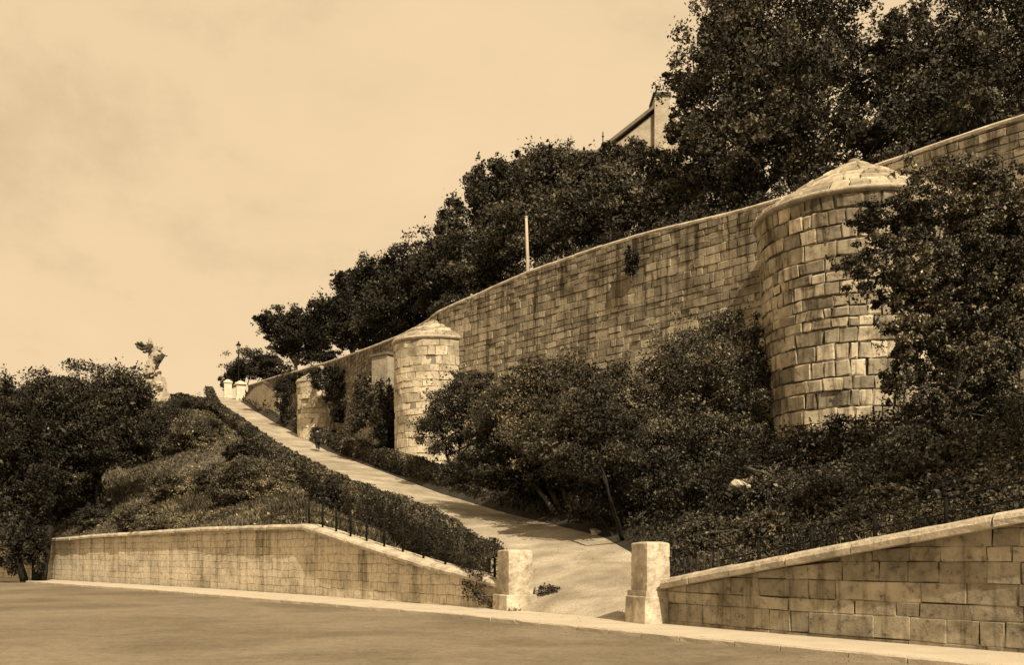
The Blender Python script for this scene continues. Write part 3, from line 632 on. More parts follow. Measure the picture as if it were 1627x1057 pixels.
shrub(985, 35.2, [(930, 655, 66, 46), (985, 690, 66, 46, -.5), (895, 705, 52, 38), (955, 738, 78, 38, -1)], 12000, .11, 'dark leaning shrub with its crown over the path edge, behind the taller gate pillar', 59, 'leaf', trunk_r=.07, bark='bark_dark')
for i, (x, z, rx, ry, m, l) in enumerate(((1130, 26.5, 46, 30, 'leaf_brown', 'small brownish shrub above the palings'), (1215, 24.5, 44, 26, 'leaf_pale', 'pale speckled little shrub above the coping, nearest the palings'), (1310, 25, 56, 36, 'leaf_mid', 'rounded dark shrub midway along the bank above the railing'), (1405, 22, 52, 30, 'leaf_pale', 'pale bushy plant behind the railing posts'), (1500, 22.5, 60, 40, 'leaf_brown', 'brown shrub under the leaning glossy tree, near the railing'), (1585, 20, 60, 34, 'leaf_pale', 'pale leafy plant at the high end of the railing'), (1240, 29.5, 60, 34, 'gloss', 'glossy low shrub beside the long pale rock'))):
    g = at(x, z); k = z / F; c = g + Vector((0, 0, ry * k * .9))
    plant('shrub', g, [(tuple(c), (rx * k * .75, rx * k * .7, ry * k)), (tuple(c + Vector((-rx * k * .5, .1, -ry * k * .25))), (rx * k * .5, rx * k * .5, ry * k * .7)), (tuple(c + Vector((rx * k * .5, -.1, -ry * k * .2))), (rx * k * .5, rx * k * .5, ry * k * .75))], 3800, (.075, .10, .06)[i % 3] * 1.2, M[m], l, 'shrub', SG, 150 + i, .03, part='foliage', stem='stems', stems=3)
rng = np.random.default_rng(160); tuft = grass('grass', bank_g[66:, 1:16], 9000, M['grass'], 'tufts of dry grass on the lower bank above the railing', 161, .3, lambda p: (patch(p, 1.1, .9) > .6) * 1.0 + .02)
# weed tuft on the wall face
g = P(1010, 425, zl(1010)) + Vector((-.25, -.22, 0)); plant('wall_plant', g - Vector((0, 0, .55)), [(tuple(g), (.32, .25, .5)), (tuple(g + Vector((-.15, 0, .5))), (.18, .15, .45)), (tuple(g + Vector((.2, -.2, .35))), (.2, .2, .3))], 900, .1, M['under'], 'dark leafy tuft rooted in a joint of the rampart', 'wall plant', None, 71, .03, part='foliage', stem='stems')

# hillside on the left
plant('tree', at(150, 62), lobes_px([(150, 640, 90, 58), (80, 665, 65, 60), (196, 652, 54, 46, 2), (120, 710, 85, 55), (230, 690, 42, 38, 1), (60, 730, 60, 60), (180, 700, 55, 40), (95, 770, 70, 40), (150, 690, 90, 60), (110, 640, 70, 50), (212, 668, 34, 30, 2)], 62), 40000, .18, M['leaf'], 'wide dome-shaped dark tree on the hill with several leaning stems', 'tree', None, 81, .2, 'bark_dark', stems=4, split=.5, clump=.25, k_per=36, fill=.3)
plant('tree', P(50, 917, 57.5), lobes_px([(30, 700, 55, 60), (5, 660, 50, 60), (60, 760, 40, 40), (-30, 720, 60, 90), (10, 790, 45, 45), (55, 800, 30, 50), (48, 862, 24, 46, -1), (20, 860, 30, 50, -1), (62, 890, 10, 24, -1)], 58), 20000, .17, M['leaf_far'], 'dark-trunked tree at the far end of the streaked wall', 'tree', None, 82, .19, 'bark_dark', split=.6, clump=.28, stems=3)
HG = 'shrubs on the grassy hill'
def hillbush(x, y, rx, ry, n, label, seed, m='leaf', size=.12):
    h = hit(x, y + ry * .8) or hit(x, y + ry * 1.3); z = h.y + rx / F * h.y * .5
    c = P(x, y, z); k = z / F; g = Vector((c.x, c.y, ground(c.x, c.y)))
    L = [((c.x, c.y, c.z), (rx * k * .8, rx * k * .7, ry * k * .8)), ((c.x - rx * k * .45, c.y - .2, c.z - ry * k * .25), (rx * k * .55, rx * k * .5, ry * k * .6)), ((c.x + rx * k * .45, c.y, c.z - ry * k * .2), (rx * k * .55, rx * k * .5, ry * k * .65))]
    plant('shrub', g, L, n, size, M[m], label, 'shrub', HG, seed, .06, part='foliage', stem='stems', stems=3)
hillbush(395, 764, 66, 46, 11000, 'largest hill shrub, pale speckled, in the middle of the slope', 91, 'leaf_pale', .11)
hillbush(275, 772, 45, 32, 5000, 'grey-speckled shrub between the dome tree and the largest hill shrub', 92, 'leaf_pale', .12)
hillbush(300, 690, 42, 38, 4500, 'brownish shrub high on the slope near the dome tree', 93, 'leaf_pale', .14)
hillbush(385, 718, 28, 24, 3000, 'small black-looking shrub just under the hedge', 94, 'under', .14)
hillbush(335, 682, 22, 18, 1800, 'small dark round shrub near the top of the slope', 95, 'leaf', .16)
hillbush(225, 820, 45, 25, 4500, 'low shrub just above the streaked wall', 96, 'leaf_pale', .11)
hillbush(150, 822, 32, 22, 3000, 'dim small shrub under the dome tree', 97, 'leaf', .12)
hillbush(85, 800, 48, 45, 5000, 'dark shrub under the dome tree nearest the wall end', 98, 'under', .14)
hillbush(240, 715, 36, 26, 3000, 'brownish shrub at the edge of the dome tree', 99, 'leaf_mid', .14)
hillbush(345, 760, 34, 24, 3000, 'middling brown shrub left of the largest hill shrub', 101, 'leaf_mid', .12)
hillbush(440, 750, 34, 26, 3200, 'pale shrub between the largest hill shrub and the hedge', 102, 'leaf_pale', .12)
hillbush(308, 640, 44, 16, 3200, 'dark bush just below the skyline hedge', 103, 'leaf', .16)
hillbush(268, 664, 36, 26, 3200, 'dark bush against the right side of the dome tree under the monument', 104, 'leaf', .16)
hillbush(275, 830, 60, 16, 3500, 'low ragged weeds-like shrub along the coping of the streaked wall', 105, 'leaf_pale', .1)
hillbush(545, 790, 58, 30, 6500, 'rounded black-looking bush bulging from the hedge above the railing', 100, 'under', .10)

# hedges
def hedge(name, pts, width, n, size, m, label, seed):
    """pts: (x, y, base, top)"""
    rng = np.random.default_rng(seed); rnd = random.Random(seed)
    c = catmull([Vector((p[0], p[1], p[2])) for p in pts], .8); tp = catmull([Vector((p[0], p[1], p[3])) for p in pts], .8)
    m_ = min(len(c), len(tp)); c, tp = c[:m_], [tp[min(len(tp) - 1, int(round(i * (len(tp) - 1) / (m_ - 1))))] for i in range(m_)]
    o3 = c[0].copy(); ev, ef = [], []; seg = []
    for i in range(m_):
        w = perp(c, i); hw = width / 2 * .62
        for a, h in ((-hw, c[i].z - .2), (-hw, tp[i].z - .12), (hw, tp[i].z - .12), (hw, c[i].z - .2)): ev.append(tuple(Vector((c[i].x, c[i].y, h)) + w * a - o3))
    for i in range(2, m_ - 1):
        for k in range(3): ef.append((i * 4 + k, i * 4 + k + 1, i * 4 + 4 + k + 1, i * 4 + 4 + k))
    ef.append((8, 9, 10, 11)); e = (m_ - 1) * 4; ef.append((e, e + 1, e + 2, e + 3))
    # nearer lengths get more, smaller leaves
    wt = np.array([1 / c[i].y ** 1.1 for i in range(m_ - 1)]); wt /= wt.sum(); idx = rng.choice(m_ - 1, n, p=wt); pos = np.empty((n, 3)); sz = np.empty(n)
    for q, i in enumerate(idx):
        t = rnd.random(); p = c[i].lerp(c[i + 1], t); top = tp[i].z * (1 - t) + tp[i + 1].z * t; w = perp(c, i); H = max(.2, top - p.z); u = rnd.random()
        lump = .12 * math.sin(i * 1.7) * math.sin(i * .6 + 1)
        if u < .42: a, h = rnd.uniform(-.5, .5) * width, H + rnd.uniform(-.15, .1) + lump
        elif u < .75: a, h = -.5 * width + rnd.uniform(-.1, .12) - lump * .5, rnd.uniform(0, 1) * H
        else: a, h = .5 * width + rnd.uniform(-.12, .1), rnd.uniform(0, 1) * H
        if abs(a) > width * .42 and h > H - .15: h -= rnd.random() * .25
        pos[q] = tuple(Vector((p.x, p.y, p.z + h)) + w * a - o3); sz[q] = size * (p.y / 45) ** .6
    v = leaf_arrays(pos, 1.0, rng, .4) if False else leaf_arrays(pos, sz, rng, .4)
    o = link(bpy.data.objects.new(name, quads(name, v, [M[m], M['bark']], (ev, ef)))); o.location = o3
    tag(o, label, 'hedge'); return o
HT = {0: .35, 1: 1.15, 2: .8, 3: .42, 4: .4, 5: .4, 6: .35, 7: .35, 8: .35, 9: .45}
pts = []
for i, p in enumerate(LE):
    q = p - perp(RE, i) * .55 if i else p + Vector((-.75, .75, 0))
    b = min(ground(q.x - .5, q.y - .3), p.z - .3) - (.2 if i else 0)
    pts.append((q.x, q.y, b, p.z + HT[i] + (.55 if i == 0 else 0)))
pts[0] = (LE[0].x - .8, LE[0].y + 1.3, .1, 1.55)
hedge('hedge', pts, 1.0, 80000, .06, 'hedge', 'long clipped hedge along the open side of the path down to the shorter gate pillar', 111)
pts = []
for x, z in ((449, 92.5), (480, 84), (520, 75.5), (560, 68.5), (600, 62), (645, 56.5), (700, 51.5), (760, 46.8)):
    X = (x - CX) / F * z; X2 = min(X, X) + .0
    # just outside the right edge of the path
    best = min(range(400), key=lambda k: abs((RE[5].y + (k - 200) * .25) - z))
    for a, b in zip(RE, RE[1:]):
        if a.y <= z <= b.y: e = a.lerp(b, (z - a.y) / (b.y - a.y))
    pts.append((e.x + .75, e.y + .35, e.z - .1, e.z + 1.15 - .006 * max(0, z - 60)))
hedge('hedge', pts, .9, 34000, .07, 'hedge', 'low dark hedge on the rampart side of the path, past the walker', 112)
g0, g1 = Vector((-39.3, 119.6, 20)), Vector((-50, 115.8, 20))
hedge('hedge', [(g.x, g.y, ground(g.x, g.y) - .3, ground(g.x, g.y) + .6) for g in (g0, g0.lerp(g1, .33), g0.lerp(g1, .66), g1, Vector((-60, 116.3, 20)))], 1.0, 16000, .1, 'hedge', 'thin clipped hedge along the skyline beside the monument', 113)

grass('grass', hill_g, 90000, M['grass'], 'rough dry grass over the hillside above the streaked wall', 121, .2, lambda p: patch(p, .3, .6))
def cover(name, grid, n, size, m, label, seed, hmax, w=None):
    rng = np.random.default_rng(seed); p = scatter(grid, n, rng, w); p[:, 2] += rng.uniform(0, 1, n) ** 1.4 * hmax * (.3 + patch(p, .9, .3))
    o = link(bpy.data.objects.new(name, quads(name, leaf_arrays(p, size * (p[:, 1] / 30) ** .7, rng, .6), [m]))); tag(o, label, 'undergrowth', kind='stuff'); return o
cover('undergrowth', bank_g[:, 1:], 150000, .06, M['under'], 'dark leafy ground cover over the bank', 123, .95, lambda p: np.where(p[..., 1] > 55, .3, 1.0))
cover('ground_cover', bank_g[:, 2:9], 42000, .05, M['leaf_pale'], 'brighter creeping leaves along the edge of the bank above the railing', 125, .45, lambda p: np.where(p[..., 1] < 24, 1.0, .03) * (.25 + patch(p, .9, .2)))
cover('ground_cover', hill_g, 40000, .05, M['leaf_pale'], 'weeds and creepers scattered over the hillside', 124, .28, lambda p: patch(p, .45, 3.0) ** 2)

rng = np.random.default_rng(131); pv = []
for k in range(2600):
    t = rng.random(); L_ = edge if k % 4 else RE[:5]; x = t * (len(L_) - 1); i = min(int(x), len(L_) - 2); p = L_[i].lerp(L_[i + 1], x - i)
    p = p + (Vector((-.75, -.66, 0)) * abs(rng.normal()) * 1.3 if k % 4 else Vector((-abs(rng.normal()) * 1.6, 0, 0))); p.z = ground(p.x, p.y); r = .008 + .016 * rng.random() ** 3; a = rng.random() * 3
    c, d = r * math.cos(a), r * math.sin(a); o = [(c, d), (-d, c), (-c, -d), (d, -c)]
    b0 = [(p.x + x, p.y + y, p.z - .005) for x, y in o]; t0 = [(p.x + x * .6, p.y + y * .6, p.z + r * .8) for x, y in o]
    for i in range(4): pv += [b0[i], b0[(i + 1) % 4], t0[(i + 1) % 4], t0[i]]
    pv += t0
tag(link(bpy.data.objects.new('gravel', quads('gravel', np.array(pv), [M['street']]))), 'loose grit along the kerb and the path edge', 'gravel', kind='stuff')
for k, (x, y, l) in enumerate(((868, 945, 'weeds beside the shorter gate pillar at the path edge'), (782, 966, 'weeds at the low end of the streaked wall'))):
    g = hit(x, y); plant('weed', g, [((g.x, g.y, g.z + .12), (.3, .22, .2)), ((g.x + .25, g.y + .1, g.z + .08), (.2, .2, .14))], 500, .05, M['leaf'], l, 'weed', None, 140 + k, .012, part='foliage', stem='stems')

# rocks among the shrubs
def rock(px, z, sx, sy, sz, label, seed, lift=0.0):
    rnd = random.Random(seed); bm = bmesh.new(); bmesh.ops.create_icosphere(bm, subdivisions=3, radius=1)
    cuts = [(Vector((rnd.gauss(0, 1), rnd.gauss(0, 1), rnd.gauss(0, .8))).normalized(), rnd.uniform(.42, .72)) for _ in range(13)]
    for v in bm.verts:                             # broken faces
        for n_, d_ in cuts:
            e = v.co.dot(n_) - d_
            if e > 0: v.co -= n_ * e
        v.co = Vector((v.co.x * sx * 1.5, v.co.y * sy * 1.5, v.co.z * sz * 1.5)) + Vector((rnd.uniform(-.015, .015), rnd.uniform(-.015, .015), rnd.uniform(-.015, .015)))
    me = bpy.data.meshes.new('rock'); bm.to_mesh(me); bm.free(); me.materials.append(M['rock']); o = link(bpy.data.objects.new('rock', me)); g = hit(px, z); o.location = g + Vector((0, 0, sz * .25)); o.rotation_euler = (rnd.uniform(-.2, .2), rnd.uniform(-.2, .2), rnd.uniform(0, 3))
    tag(o, label, 'rock', 'rocks on the bank'); return o
rock(940, 765, 1.0, .6, .6, 'pale rock in the dark shrubs left of the taller gate pillar', 1)
rock(1048, 760, .7, .6, .75, 'small pale rock among leaves above the taller gate pillar', 2)
rock(1178, 782, .9, .5, .3, 'long pale rock under the largest turret', 3)
rock(1208, 768, .55, .4, .3, 'smaller pale rock leaning on the long one under the largest turret', 9)
rock(1330, 802, .3, .25, .2, 'little pale stone showing among plants mid-way up the bank', 10)
rock(678, 735, .5, .4, .6, 'little pale rock at the foot of the slim turret', 4)
rock(945, 849, .2, .18, .16, 'small stone lying by the path edge', 5)
rock(1530, 676, 1.1, .6, .7, 'pale ledge of rock under the overhanging tree', 6)

# ------------------------------------------------------------------ railings
def railing(name, line, n, h, rails, label, r=.016):
    root = empty(name, line[0]); o3 = root.location; tag(root, label, 'railing'); L = linear(line, .05); pts = [L[int(k * (len(L) - 1) / (n - 1))] for k in range(n)]
    for p in pts:
        mb = MB(); mb.tube([p - o3 + Vector((0, 0, -.05)), p - o3 + Vector((0, 0, h))], r, 6); mb.lathe([(.001, h - .01), (r * 1.7, h + .01), (r * 1.5, h + .03), (.001, h + .07)], p - o3, 6); mb.build('post', M['iron'], root)
    for q in rails:
        mb = MB(); mb.tube([p - o3 + Vector((0, 0, h * q)) for p in pts], .015, 5); mb.build('rail', M['iron'], root)
up = Vector((.1, .09, .19))
railing('railing', [LWALL[0].lerp(LWALL[1], .3) + up, LWALL[1] + up, LWALL[2] + up, LWALL[3] + up], 11, 1.12, (.93, .5), 'tall thin iron railing stepping down the coping below the hedge', .042)
railing('railing', [p + Vector((.22, .17, .19)) for p in (RWALL[0].lerp(RWALL[1], .3), RWALL[1], RWALL[2], RWALL[3])], 11, .56, (.95, .45), 'knee-high iron railing with posts along the rounded coping of the block-built wall', .038)
pf = empty('picket_fence', (3.85, 22.15, .98)); tag(pf, 'short run of pointed palings beside the taller gate pillar', 'picket fence')
for k in range(6):
    p = Vector((.06 + k * .115, -.17 - k * .17 + .25, .04 + k * .03)); mb = MB(); mb.box(p + Vector((0, 0, .2)), (.05, .03, .46), .9); mb.box(p + Vector((0, 0, .465)), (.05, .03, .07), .9, .15); mb.build('paling', M['wood'], pf)
mb = MB(); mb.tube([(.03, .1, .3), (.68, -.78, .46)], .018, 5); mb.build('rail', M['wood'], pf)

# ------------------------------------------------------------------ pole, lamp post, far pillars
g = at(839, zl(839) + 1.2); tp = P(835, 345, zl(839) + 1.2); mb = MB(); hz = tp.z - g.z
mb.tube([(0, 0, -.3), (-.03, 0, hz * .5), (-.1, 0, hz)], [.11, .095, .075], 10); mb.lathe([(.08, hz - .02), (.1, hz), (.09, hz + .05), (.001, hz + .09)], (-.1, 0, 0), 10)
tag(mb.build('pole', M['pole'], None), 'thin pale bare pole behind the rampart top', 'pole').location = g
g = at(379, 126.5); lp = empty('lamp_post', g); tag(lp, 'tall iron lamp post with a lantern at the top of the path', 'lamp post'); H = P(379, 543, 126.5).z - g.z
mb = MB(); mb.lathe([(.26, -.1), (.26, .25), (.2, .3), (.16, .8), (.19, .85), (.1, 1.0), (.085, H - 1.5), (.12, H - 1.45), (.06, H - 1.35), (.06, H - 1.0), (.001, H - .99)], (0, 0, 0), 12); mb.build('post', M['iron'], lp)
mb = MB(); mb.tube([(-.35, 0, H - 1.42), (.35, 0, H - 1.42)], .035, 6); mb.build('crossbar', M['iron'], lp)
mb = MB(); mb.lathe([(.12, H - 1.0), (.26, H - .5), (.24, H - .5), (.001, H - .48)], (0, 0, 0), 6, 0, False); ln = mb.build('lantern', M['glass'], lp)
mb = MB(); mb.lathe([(.33, H - .5), (.34, H - .44), (.22, H - .28), (.08, H - .2), (.08, H - .12), (.13, H - .06), (.001, H + .08)], (0, 0, 0), 10); mb.build('lantern_cap', M['iron'], ln)
def far_pillar(x, z, w, h, cw, label):
    g = at(x, z); root = empty('gate_pillar', g, R(20)); tag(root, label, 'gate pillar', 'pillars at the top of the path')
    mb = MB(); mb.box((0, 0, .1), (w * 1.15, w * 1.15, .6)); mb.build('plinth', M['pale'], root)
    mb = MB(); mb.box((0, 0, .4 + h / 2), (w, w, h), 0, .97); mb.build('shaft', M['pale'], root)
    mb = MB(); mb.box((0, 0, .4 + h + .1), (cw, cw, .2)); mb.box((0, 0, .4 + h + .34), (cw * .85, cw * .85, .28), 0, .3); mb.build('cap', M['pale'], root)
far_pillar(362, 124.5, .95, 1.75, 1.1, 'small far gate pillar on the open side at the top of the path')
far_pillar(382, 121.5, 1.0, 1.6, 1.35, 'small far gate pillar with the wider cap, below the lamp post')

# ------------------------------------------------------------------ house above the trees
hz = 82.0; hb = P(1040, 232, hz); hs = empty('house', (hb.x, hb.y, ground(hb.x, hb.y))); gz = hs.location.z; tag(hs, 'pale gabled house with a tall chimney rising behind the trees', 'house')
k = hz / F; ridge = P(1036, 174, hz).z - gz; eav = P(945, 246, hz).z - gz; hw = 91 * k
mb = MB(); d = 9.0                                 # gable body
v = [(-hw + .35, 0, 0), (hw - .35, 0, 0), (hw - .35, 0, eav), (0, 0, ridge - .25), (-hw + .35, 0, eav)]
mb.add(v + [(a, d, c) for a, b, c in v], [(0, 1, 2, 3, 4), (9, 8, 7, 6, 5), (0, 5, 6, 1), (1, 6, 7, 2), (4, 9, 5, 0), (2, 7, 8, 3), (3, 8, 9, 4)]); mb.build('wall', M['plaster'], hs)
mb = MB()
for s in (-1, 1):
    a = Vector((s * (hw + .3), -.5, eav - .22)); b = Vector((0, -.5, ridge)); n_ = Vector((0, 0, .3)); q = [a, b, b + n_, a + n_]
    mb.add(q + [p + Vector((0, d + 1, 0)) for p in q], [(0, 1, 2, 3), (7, 6, 5, 4), (0, 4, 5, 1), (2, 6, 7, 3), (3, 7, 4, 0)])
mb.build('roof', M['slate'], hs)
ct = P(1043, 156, hz).z - gz
mb = MB(); mb.box((.55, .62, ct / 2), (1.25, 2.3, ct)); ch = mb.build('chimney', M['plaster'], hs)
mb = MB(); mb.box((.55, .62, ct + .1), (1.5, 2.55, .26)); mb.build('chimney_cap', M['brick'], ch)
mb = MB(); mb.lathe([(.18, ct + .2), (.16, ct + .6), (.12, ct + .62)], (.8, .6, 0), 10); mb.build('chimney_pot', M['brick'], ch)
mb = MB(); mb.box((2.2, .0, eav - 1.6), (1.1, .12, 1.7)); mb.build('window', M['slate'], hs)
wx = -hw - 1.6; mb = MB(); mb.box((wx, 4.5, (eav + .9) / 2), (4.0, 5.0, eav + .9)); mb.build('side_wing', M['plaster'], hs)
mb = MB(); mb.box((wx, 4.5, eav + 1.0), (4.4, 5.4, .28)); mb.build('side_roof', M['slate'], hs)
mb = MB(); mb.lathe([(.75, 0), (.72, .5), (.5, 1.0), (.2, 1.3), (.001, 1.4)], (wx - 1.7, 2.4, eav + .3), 14); mb.build('round_dormer', M['slate'], hs)
mb = MB(); mb.tube([(wx + 2.3, 2.5, eav + 1.0), (wx + 2.3, 2.5, eav + 3.0)], .05, 6); mb.lathe([(.001, -.12), (.12, 0), (.001, .12)], (wx + 2.3, 2.5, eav + 2.6), 8); mb.build('finial', M['iron'], hs)

# ------------------------------------------------------------------ figures
def skin(name, pts, edges, m, parent, sub=2, root_i=0):
    """pts: (x, y, z, radius or (rx, ry))"""
    me = bpy.data.meshes.new(name + '_cage'); me.from_pydata([p[:3] for p in pts], edges, []); o = bpy.data.objects.new(name + '_cage', me); C.objects.link(o)
    md = o.modifiers.new('skin', 'SKIN'); md.use_smooth_shade = True; md.branch_smoothing = .6
    lay = me.skin_vertices[0] if me.skin_vertices else None
    if lay is None:
        bm = bmesh.new(); bm.from_mesh(me); bm.verts.layers.skin.verify(); bm.to_mesh(me); bm.free(); lay = me.skin_vertices[0]
    for i, p in enumerate(pts):
        r = p[3] if hasattr(p[3], '__len__') else (p[3], p[3]); lay.data[i].radius = r; lay.data[i].use_root = i == root_i
    s = o.modifiers.new('sub', 'SUBSURF'); s.levels = s.render_levels = sub
    dg = bpy.context.evaluated_depsgraph_get(); dg.update(); nm = bpy.data.meshes.new_from_object(o.evaluated_get(dg)); nm.materials.clear(); nm.materials.append(m); nm.name = name
    bpy.data.objects.remove(o); nm.polygons.foreach_set('use_smooth', [True] * len(nm.polygons)); return link(bpy.data.objects.new(name, nm), parent)

# walker on the path, seen from behind
feet = RE[6] + Vector((-.55, -.9, 0)); feet.z = ground(feet.x, feet.y); pr = empty('person', feet); d = (RE[7] - RE[6]); pr.rotation_euler.z = math.atan2(d.y, d.x) - math.pi / 2
tag(pr, 'person in dark clothes and hat walking on the sloping path', 'person')
body = [(0, 0, .93, .13), (0, 0, 1.12, (.15, .11)), (0, .02, 1.34, (.17, .12)), (0, .02, 1.47, .075), (0, .03, 1.55, .06), (0, .05, 1.64, (.085, .1)), (0, .05, 1.70, .08),
        (.10, .03, .86, .095), (.10, .12, .50, .07), (.10, .06, .10, .045), (.10, .19, .05, .04), (-.10, -.02, .86, .095), (-.10, .0, .48, .07), (-.10, -.20, .13, .045), (-.10, -.08, .04, .04),
        (.19, .02, 1.40, .07), (.25, -.06, 1.12, .05), (.25, -.02, .88, .036), (.25, .0, .82, .035), (-.19, .02, 1.40, .07), (-.25, .08, 1.12, .05), (-.24, .18, .90, .036), (-.24, .21, .84, .035),
        (0, .145, 1.635, .018)]
edges = [(0, 1), (1, 2), (2, 3), (3, 4), (4, 5), (5, 6), (0, 7), (7, 8), (8, 9), (9, 10), (0, 11), (11, 12), (12, 13), (13, 14), (2, 15), (15, 16), (16, 17), (17, 18), (2, 19), (19, 20), (20, 21), (21, 22), (5, 23)]
hands = []
for hi in (18, 22):
    hx, hy, hzz = body[hi][:3]
    for f_, (dx, ln) in enumerate(((-.024, .075), (-.008, .085), (.008, .08), (.024, .062))):
        b0 = len(body); body += [(hx, hy + dx, hzz - .035, .009), (hx - .004, hy + dx + .008, hzz - .035 - ln * .5, .0085), (hx - .012, hy + dx + .02, hzz - .035 - ln * .92, .0075)]; edges += [(hi, b0), (b0, b0 + 1), (b0 + 1, b0 + 2)]
    b0 = len(body); body += [(hx, hy + .036, hzz - .005, .011), (hx - .008, hy + .055, hzz - .04, .009)]; edges += [(hi, b0), (b0, b0 + 1)]
skin('body', body, edges, M['skin'], pr)
skin('coat', [(0, 0, .84, (.2, .16)), (0, 0, 1.0, (.185, .15)), (0, 0, 1.14, (.18, .14)), (0, .02, 1.34, (.2, .15)), (0, .02, 1.46, (.10, .1)), (.2, .02, 1.40, .095), (.26, -.06, 1.12, .072), (.255, -.02, .92, .055), (-.2, .02, 1.40, .095), (-.26, .08, 1.12, .072), (-.245, .17, .93, .055), (0, -.01, .72, (.21, .17))],
     [(11, 0), (0, 1), (1, 2), (2, 3), (3, 4), (3, 5), (5, 6), (6, 7), (3, 8), (8, 9), (9, 10)], M['cloth'], pr)
skin('trousers', [(0, 0, .92, .15), (.10, .03, .84, .115), (.10, .12, .50, .09), (.10, .06, .13, .068), (-.10, -.02, .84, .115), (-.10, .0, .48, .09), (-.10, -.20, .16, .068)], [(0, 1), (1, 2), (2, 3), (0, 4), (4, 5), (5, 6)], M['cloth'], pr)
skin('shoes', [(.10, .04, .06, .055), (.10, .12, .05, .05), (.10, .22, .04, .04)], [(0, 1), (1, 2)], M['hair'], pr); skin('shoes', [(-.10, -.22, .09, .055), (-.10, -.14, .06, .05), (-.10, -.05, .035, .04)], [(0, 1), (1, 2)], M['hair'], pr)
mb = MB(); mb.lathe([(.10, -.10), (.118, 0), (.118, .05)], (0, .02, 1.66), 16); mb.build('hair', M['hair'], pr)
mb = MB(); mb.lathe([(.12, -.01), (.22, .0), (.22, .02), (.13, .03), (.12, .12), (.08, .15), (.001, .14)], (0, .045, 1.69), 20); mb.build('hat', M['cloth'], pr)

# stone monument on the skyline
mz = 113.0; mg = at(244, mz + 3); mn = empty('monument', mg); tag(mn, 'white stone monument with a caped standing figure on a rocky base', 'monument'); kk = (mz + 3) / F
def mp(x, y, dy=0.0): q = P(x, y, mz + 3) - mg; return (q.x, dy, q.z)
b = mp(244, 600)[2]; rnd = random.Random(8)
mb = MB(); pr_ = [(2.0, -.5), (1.8, b * .25), (1.4, b * .5), (1.25, b * .8), (1.0, b), (.001, b + .05)]; mb.lathe(pr_, (.1, 0, 0), 18, 0, False); mb.v = [(x + rnd.uniform(-.14, .14), y + rnd.uniform(-.14, .14), z + rnd.uniform(-.1, .1)) for x, y, z in mb.v]; mb.build('rocky_base', M['statue'], mn)
st = lambda x, y, r, dy=0: (*mp(x, y, dy), tuple(q * 1.2 for q in r) if hasattr(r, '__len__') else r * 1.25)
skin('standing_figure', [st(242, 600, (.85, .7)), st(241, 588, (.7, .6)), st(242, 575, (.55, .5)), st(245, 565, (.62, .5)), st(247, 558, .24), st(247, 552, .3), st(246.5, 548, .24), st(240, 562, .3), st(237, 554, .24), st(239, 545, .18), st(237, 536, .13), st(251, 561, .22), st(259, 566, .18), st(264, 562, .15), st(265, 567, .12)],
     [(0, 1), (1, 2), (2, 3), (3, 4), (4, 5), (5, 6), (3, 7), (7, 8), (8, 9), (9, 10), (3, 11), (11, 12), (12, 13), (13, 14)], M['statue'], mn, 2)
def folds(nm, root_, tips, m, r0=.3, r1=.08, dy=-.6):
    mb = MB(); rr = random.Random(len(tips) * 7)
    for k, (x, y) in enumerate(tips):
        a, b = Vector(mp(*root_, dy + .2)), Vector(mp(x, y, dy - .25 * (k % 3))); pts = []
        for q in range(8): t = q / 7; pts.append(a.lerp(b, t) + Vector((rr.uniform(-.06, .06), rr.uniform(-.06, .06), -.35 * math.sin(3.1 * t) * (.4 + .6 * (k % 2)) + rr.uniform(-.06, .06))))
        mb.tube(pts, [max(r1, (r0 + (r1 - r0) * q / 7) * rr.uniform(.8, 1.25)) for q in range(8)], 7, 0, False)
    return mb.build(nm, M[m], mn)
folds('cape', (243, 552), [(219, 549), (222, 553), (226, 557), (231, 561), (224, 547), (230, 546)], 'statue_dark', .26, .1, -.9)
folds('cape', (246, 550), [(231, 543), (237, 536), (256, 556), (262, 562), (258, 551), (241, 541)], 'statue', .3, .1, .3)
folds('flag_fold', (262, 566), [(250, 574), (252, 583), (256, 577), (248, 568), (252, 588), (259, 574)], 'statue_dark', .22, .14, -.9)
folds('robe', (243, 566), [(231, 598), (236, 600), (241, 601), (247, 600), (252, 599), (256, 596), (229, 592), (238, 590)], 'statue', .28, .34, -.35)
folds('foot_shadow', (230, 598), [(240, 599), (247, 600), (253, 597), (251, 601)], 'statue_dark', .1, .12, -1.3)  # dark rolls modelled as the shadow line across the figure's foot
folds('robe', (240, 603), [(228, 618), (236, 622), (246, 624), (256, 622), (262, 618), (250, 612)], 'statue', .4, .5, -1.0)
skin('seated_figure', [st(233, 612, .4, -1.2), st(232, 604, .34, -1.2), st(232, 599, .13, -1.2), st(232, 596, .2, -1.2), st(238, 614, .24, -1.7), st(238, 621, .18, -1.8), st(228, 607, .14, -1.4)], [(0, 1), (1, 2), (2, 3), (0, 4), (4, 5), (1, 6)], M['statue'], mn, 2)
skin('seated_figure', [st(256, 614, .42, -.9), st(256, 606, .34, -.9), st(257, 600, .13, -.9), st(257.5, 597, .2, -.9), st(262, 616, .24, -1.3), st(263, 622, .18, -1.4), st(261, 608, .14, -1.1)], [(0, 1), (1, 2), (2, 3), (0, 4), (4, 5), (1, 6)], M['statue'], mn, 2)

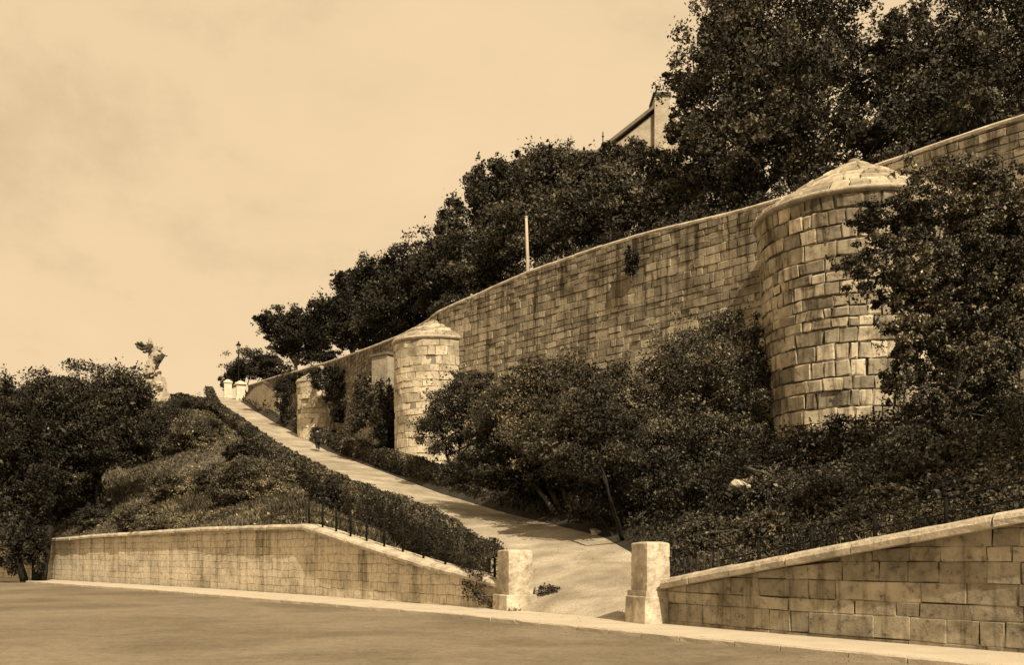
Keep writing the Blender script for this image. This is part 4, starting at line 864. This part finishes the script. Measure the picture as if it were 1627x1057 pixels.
# ------------------------------------------------------------------ light, sky, camera
SUN = Vector((.43, -.903, 0)).normalized() * math.cos(R(46)) + Vector((0, 0, math.sin(R(46))))
l = bpy.data.lights.new('sun', 'SUN'); l.energy = 5.0; l.angle = R(.6); l.color = (1, .84, .60)
lo = link(bpy.data.objects.new('sun', l)); lo.rotation_euler = SUN.to_track_quat('Z', 'Y').to_euler(); lo.location = (20, -30, 60)
w = bpy.data.worlds.new('World'); S.world = w; w.use_nodes = True; nt = w.node_tree; bg = nt.nodes['Background']; L = nt.links.new
sky = N(nt, 'ShaderNodeTexSky'); sky.sky_type = 'NISHITA'; sky.sun_disc = False; sky.sun_elevation = R(46); sky.sun_rotation = math.atan2(SUN.x, SUN.y); sky.dust_density = 3.0
bw = N(nt, 'ShaderNodeRGBToBW'); L(sky.outputs[0], bw.inputs[0])
# thin high cloud evens the sky out: most of its brightness is the same everywhere
fl = N(nt, 'ShaderNodeMath', operation='MULTIPLY_ADD'); L(bw.outputs[0], fl.inputs[0]); fl.inputs[1].default_value = .12; fl.inputs[2].default_value = 5.9
tc = N(nt, 'ShaderNodeTexCoord'); mpn = N(nt, 'ShaderNodeMapping'); mpn.inputs['Scale'].default_value = (1.5, 1.5, 2.6); L(tc.outputs['Generated'], mpn.inputs[0])
cn = N(nt, 'ShaderNodeTexNoise', Scale=1.7, Detail=8.0, Roughness=.6, Distortion=.2); L(mpn.outputs[0], cn.inputs['Vector'])
cr = ramp(nt, cn.outputs[0], [(.33, (.78, .77, .75)), (.5, (.98, .98, .97)), (.7, (1.05, 1.05, 1.05))])
tint = mixc(nt, 'MULTIPLY', 1.0, cr.outputs[0], (1.0, .742, .445)); mul = N(nt, 'ShaderNodeVectorMath', operation='SCALE'); L(tint, mul.inputs[0]); L(fl.outputs[0], mul.inputs['Scale'])
L(mul.outputs[0], bg.inputs['Color']); bg.inputs['Strength'].default_value = .11

cam = bpy.data.cameras.new('camera'); co = link(bpy.data.objects.new('camera', cam)); co.location = CAM; co.rotation_euler = (R(90), 0, 0)
cam.sensor_width = 36; cam.lens = F / 1627 * 36; cam.shift_y = (HY - 528.5) / 1627; cam.clip_end = 2000; cam.clip_start = .1
S.camera = co
S.view_settings.view_transform = 'Standard'; S.view_settings.look = 'None'; S.view_settings.exposure = .38; S.view_settings.gamma = 1
S.render.engine = 'CYCLES'; S.cycles.max_bounces = 5; S.cycles.diffuse_bounces = 3; S.cycles.glossy_bounces = 2; S.cycles.transparent_max_bounces = 4; S.cycles.use_denoising = True
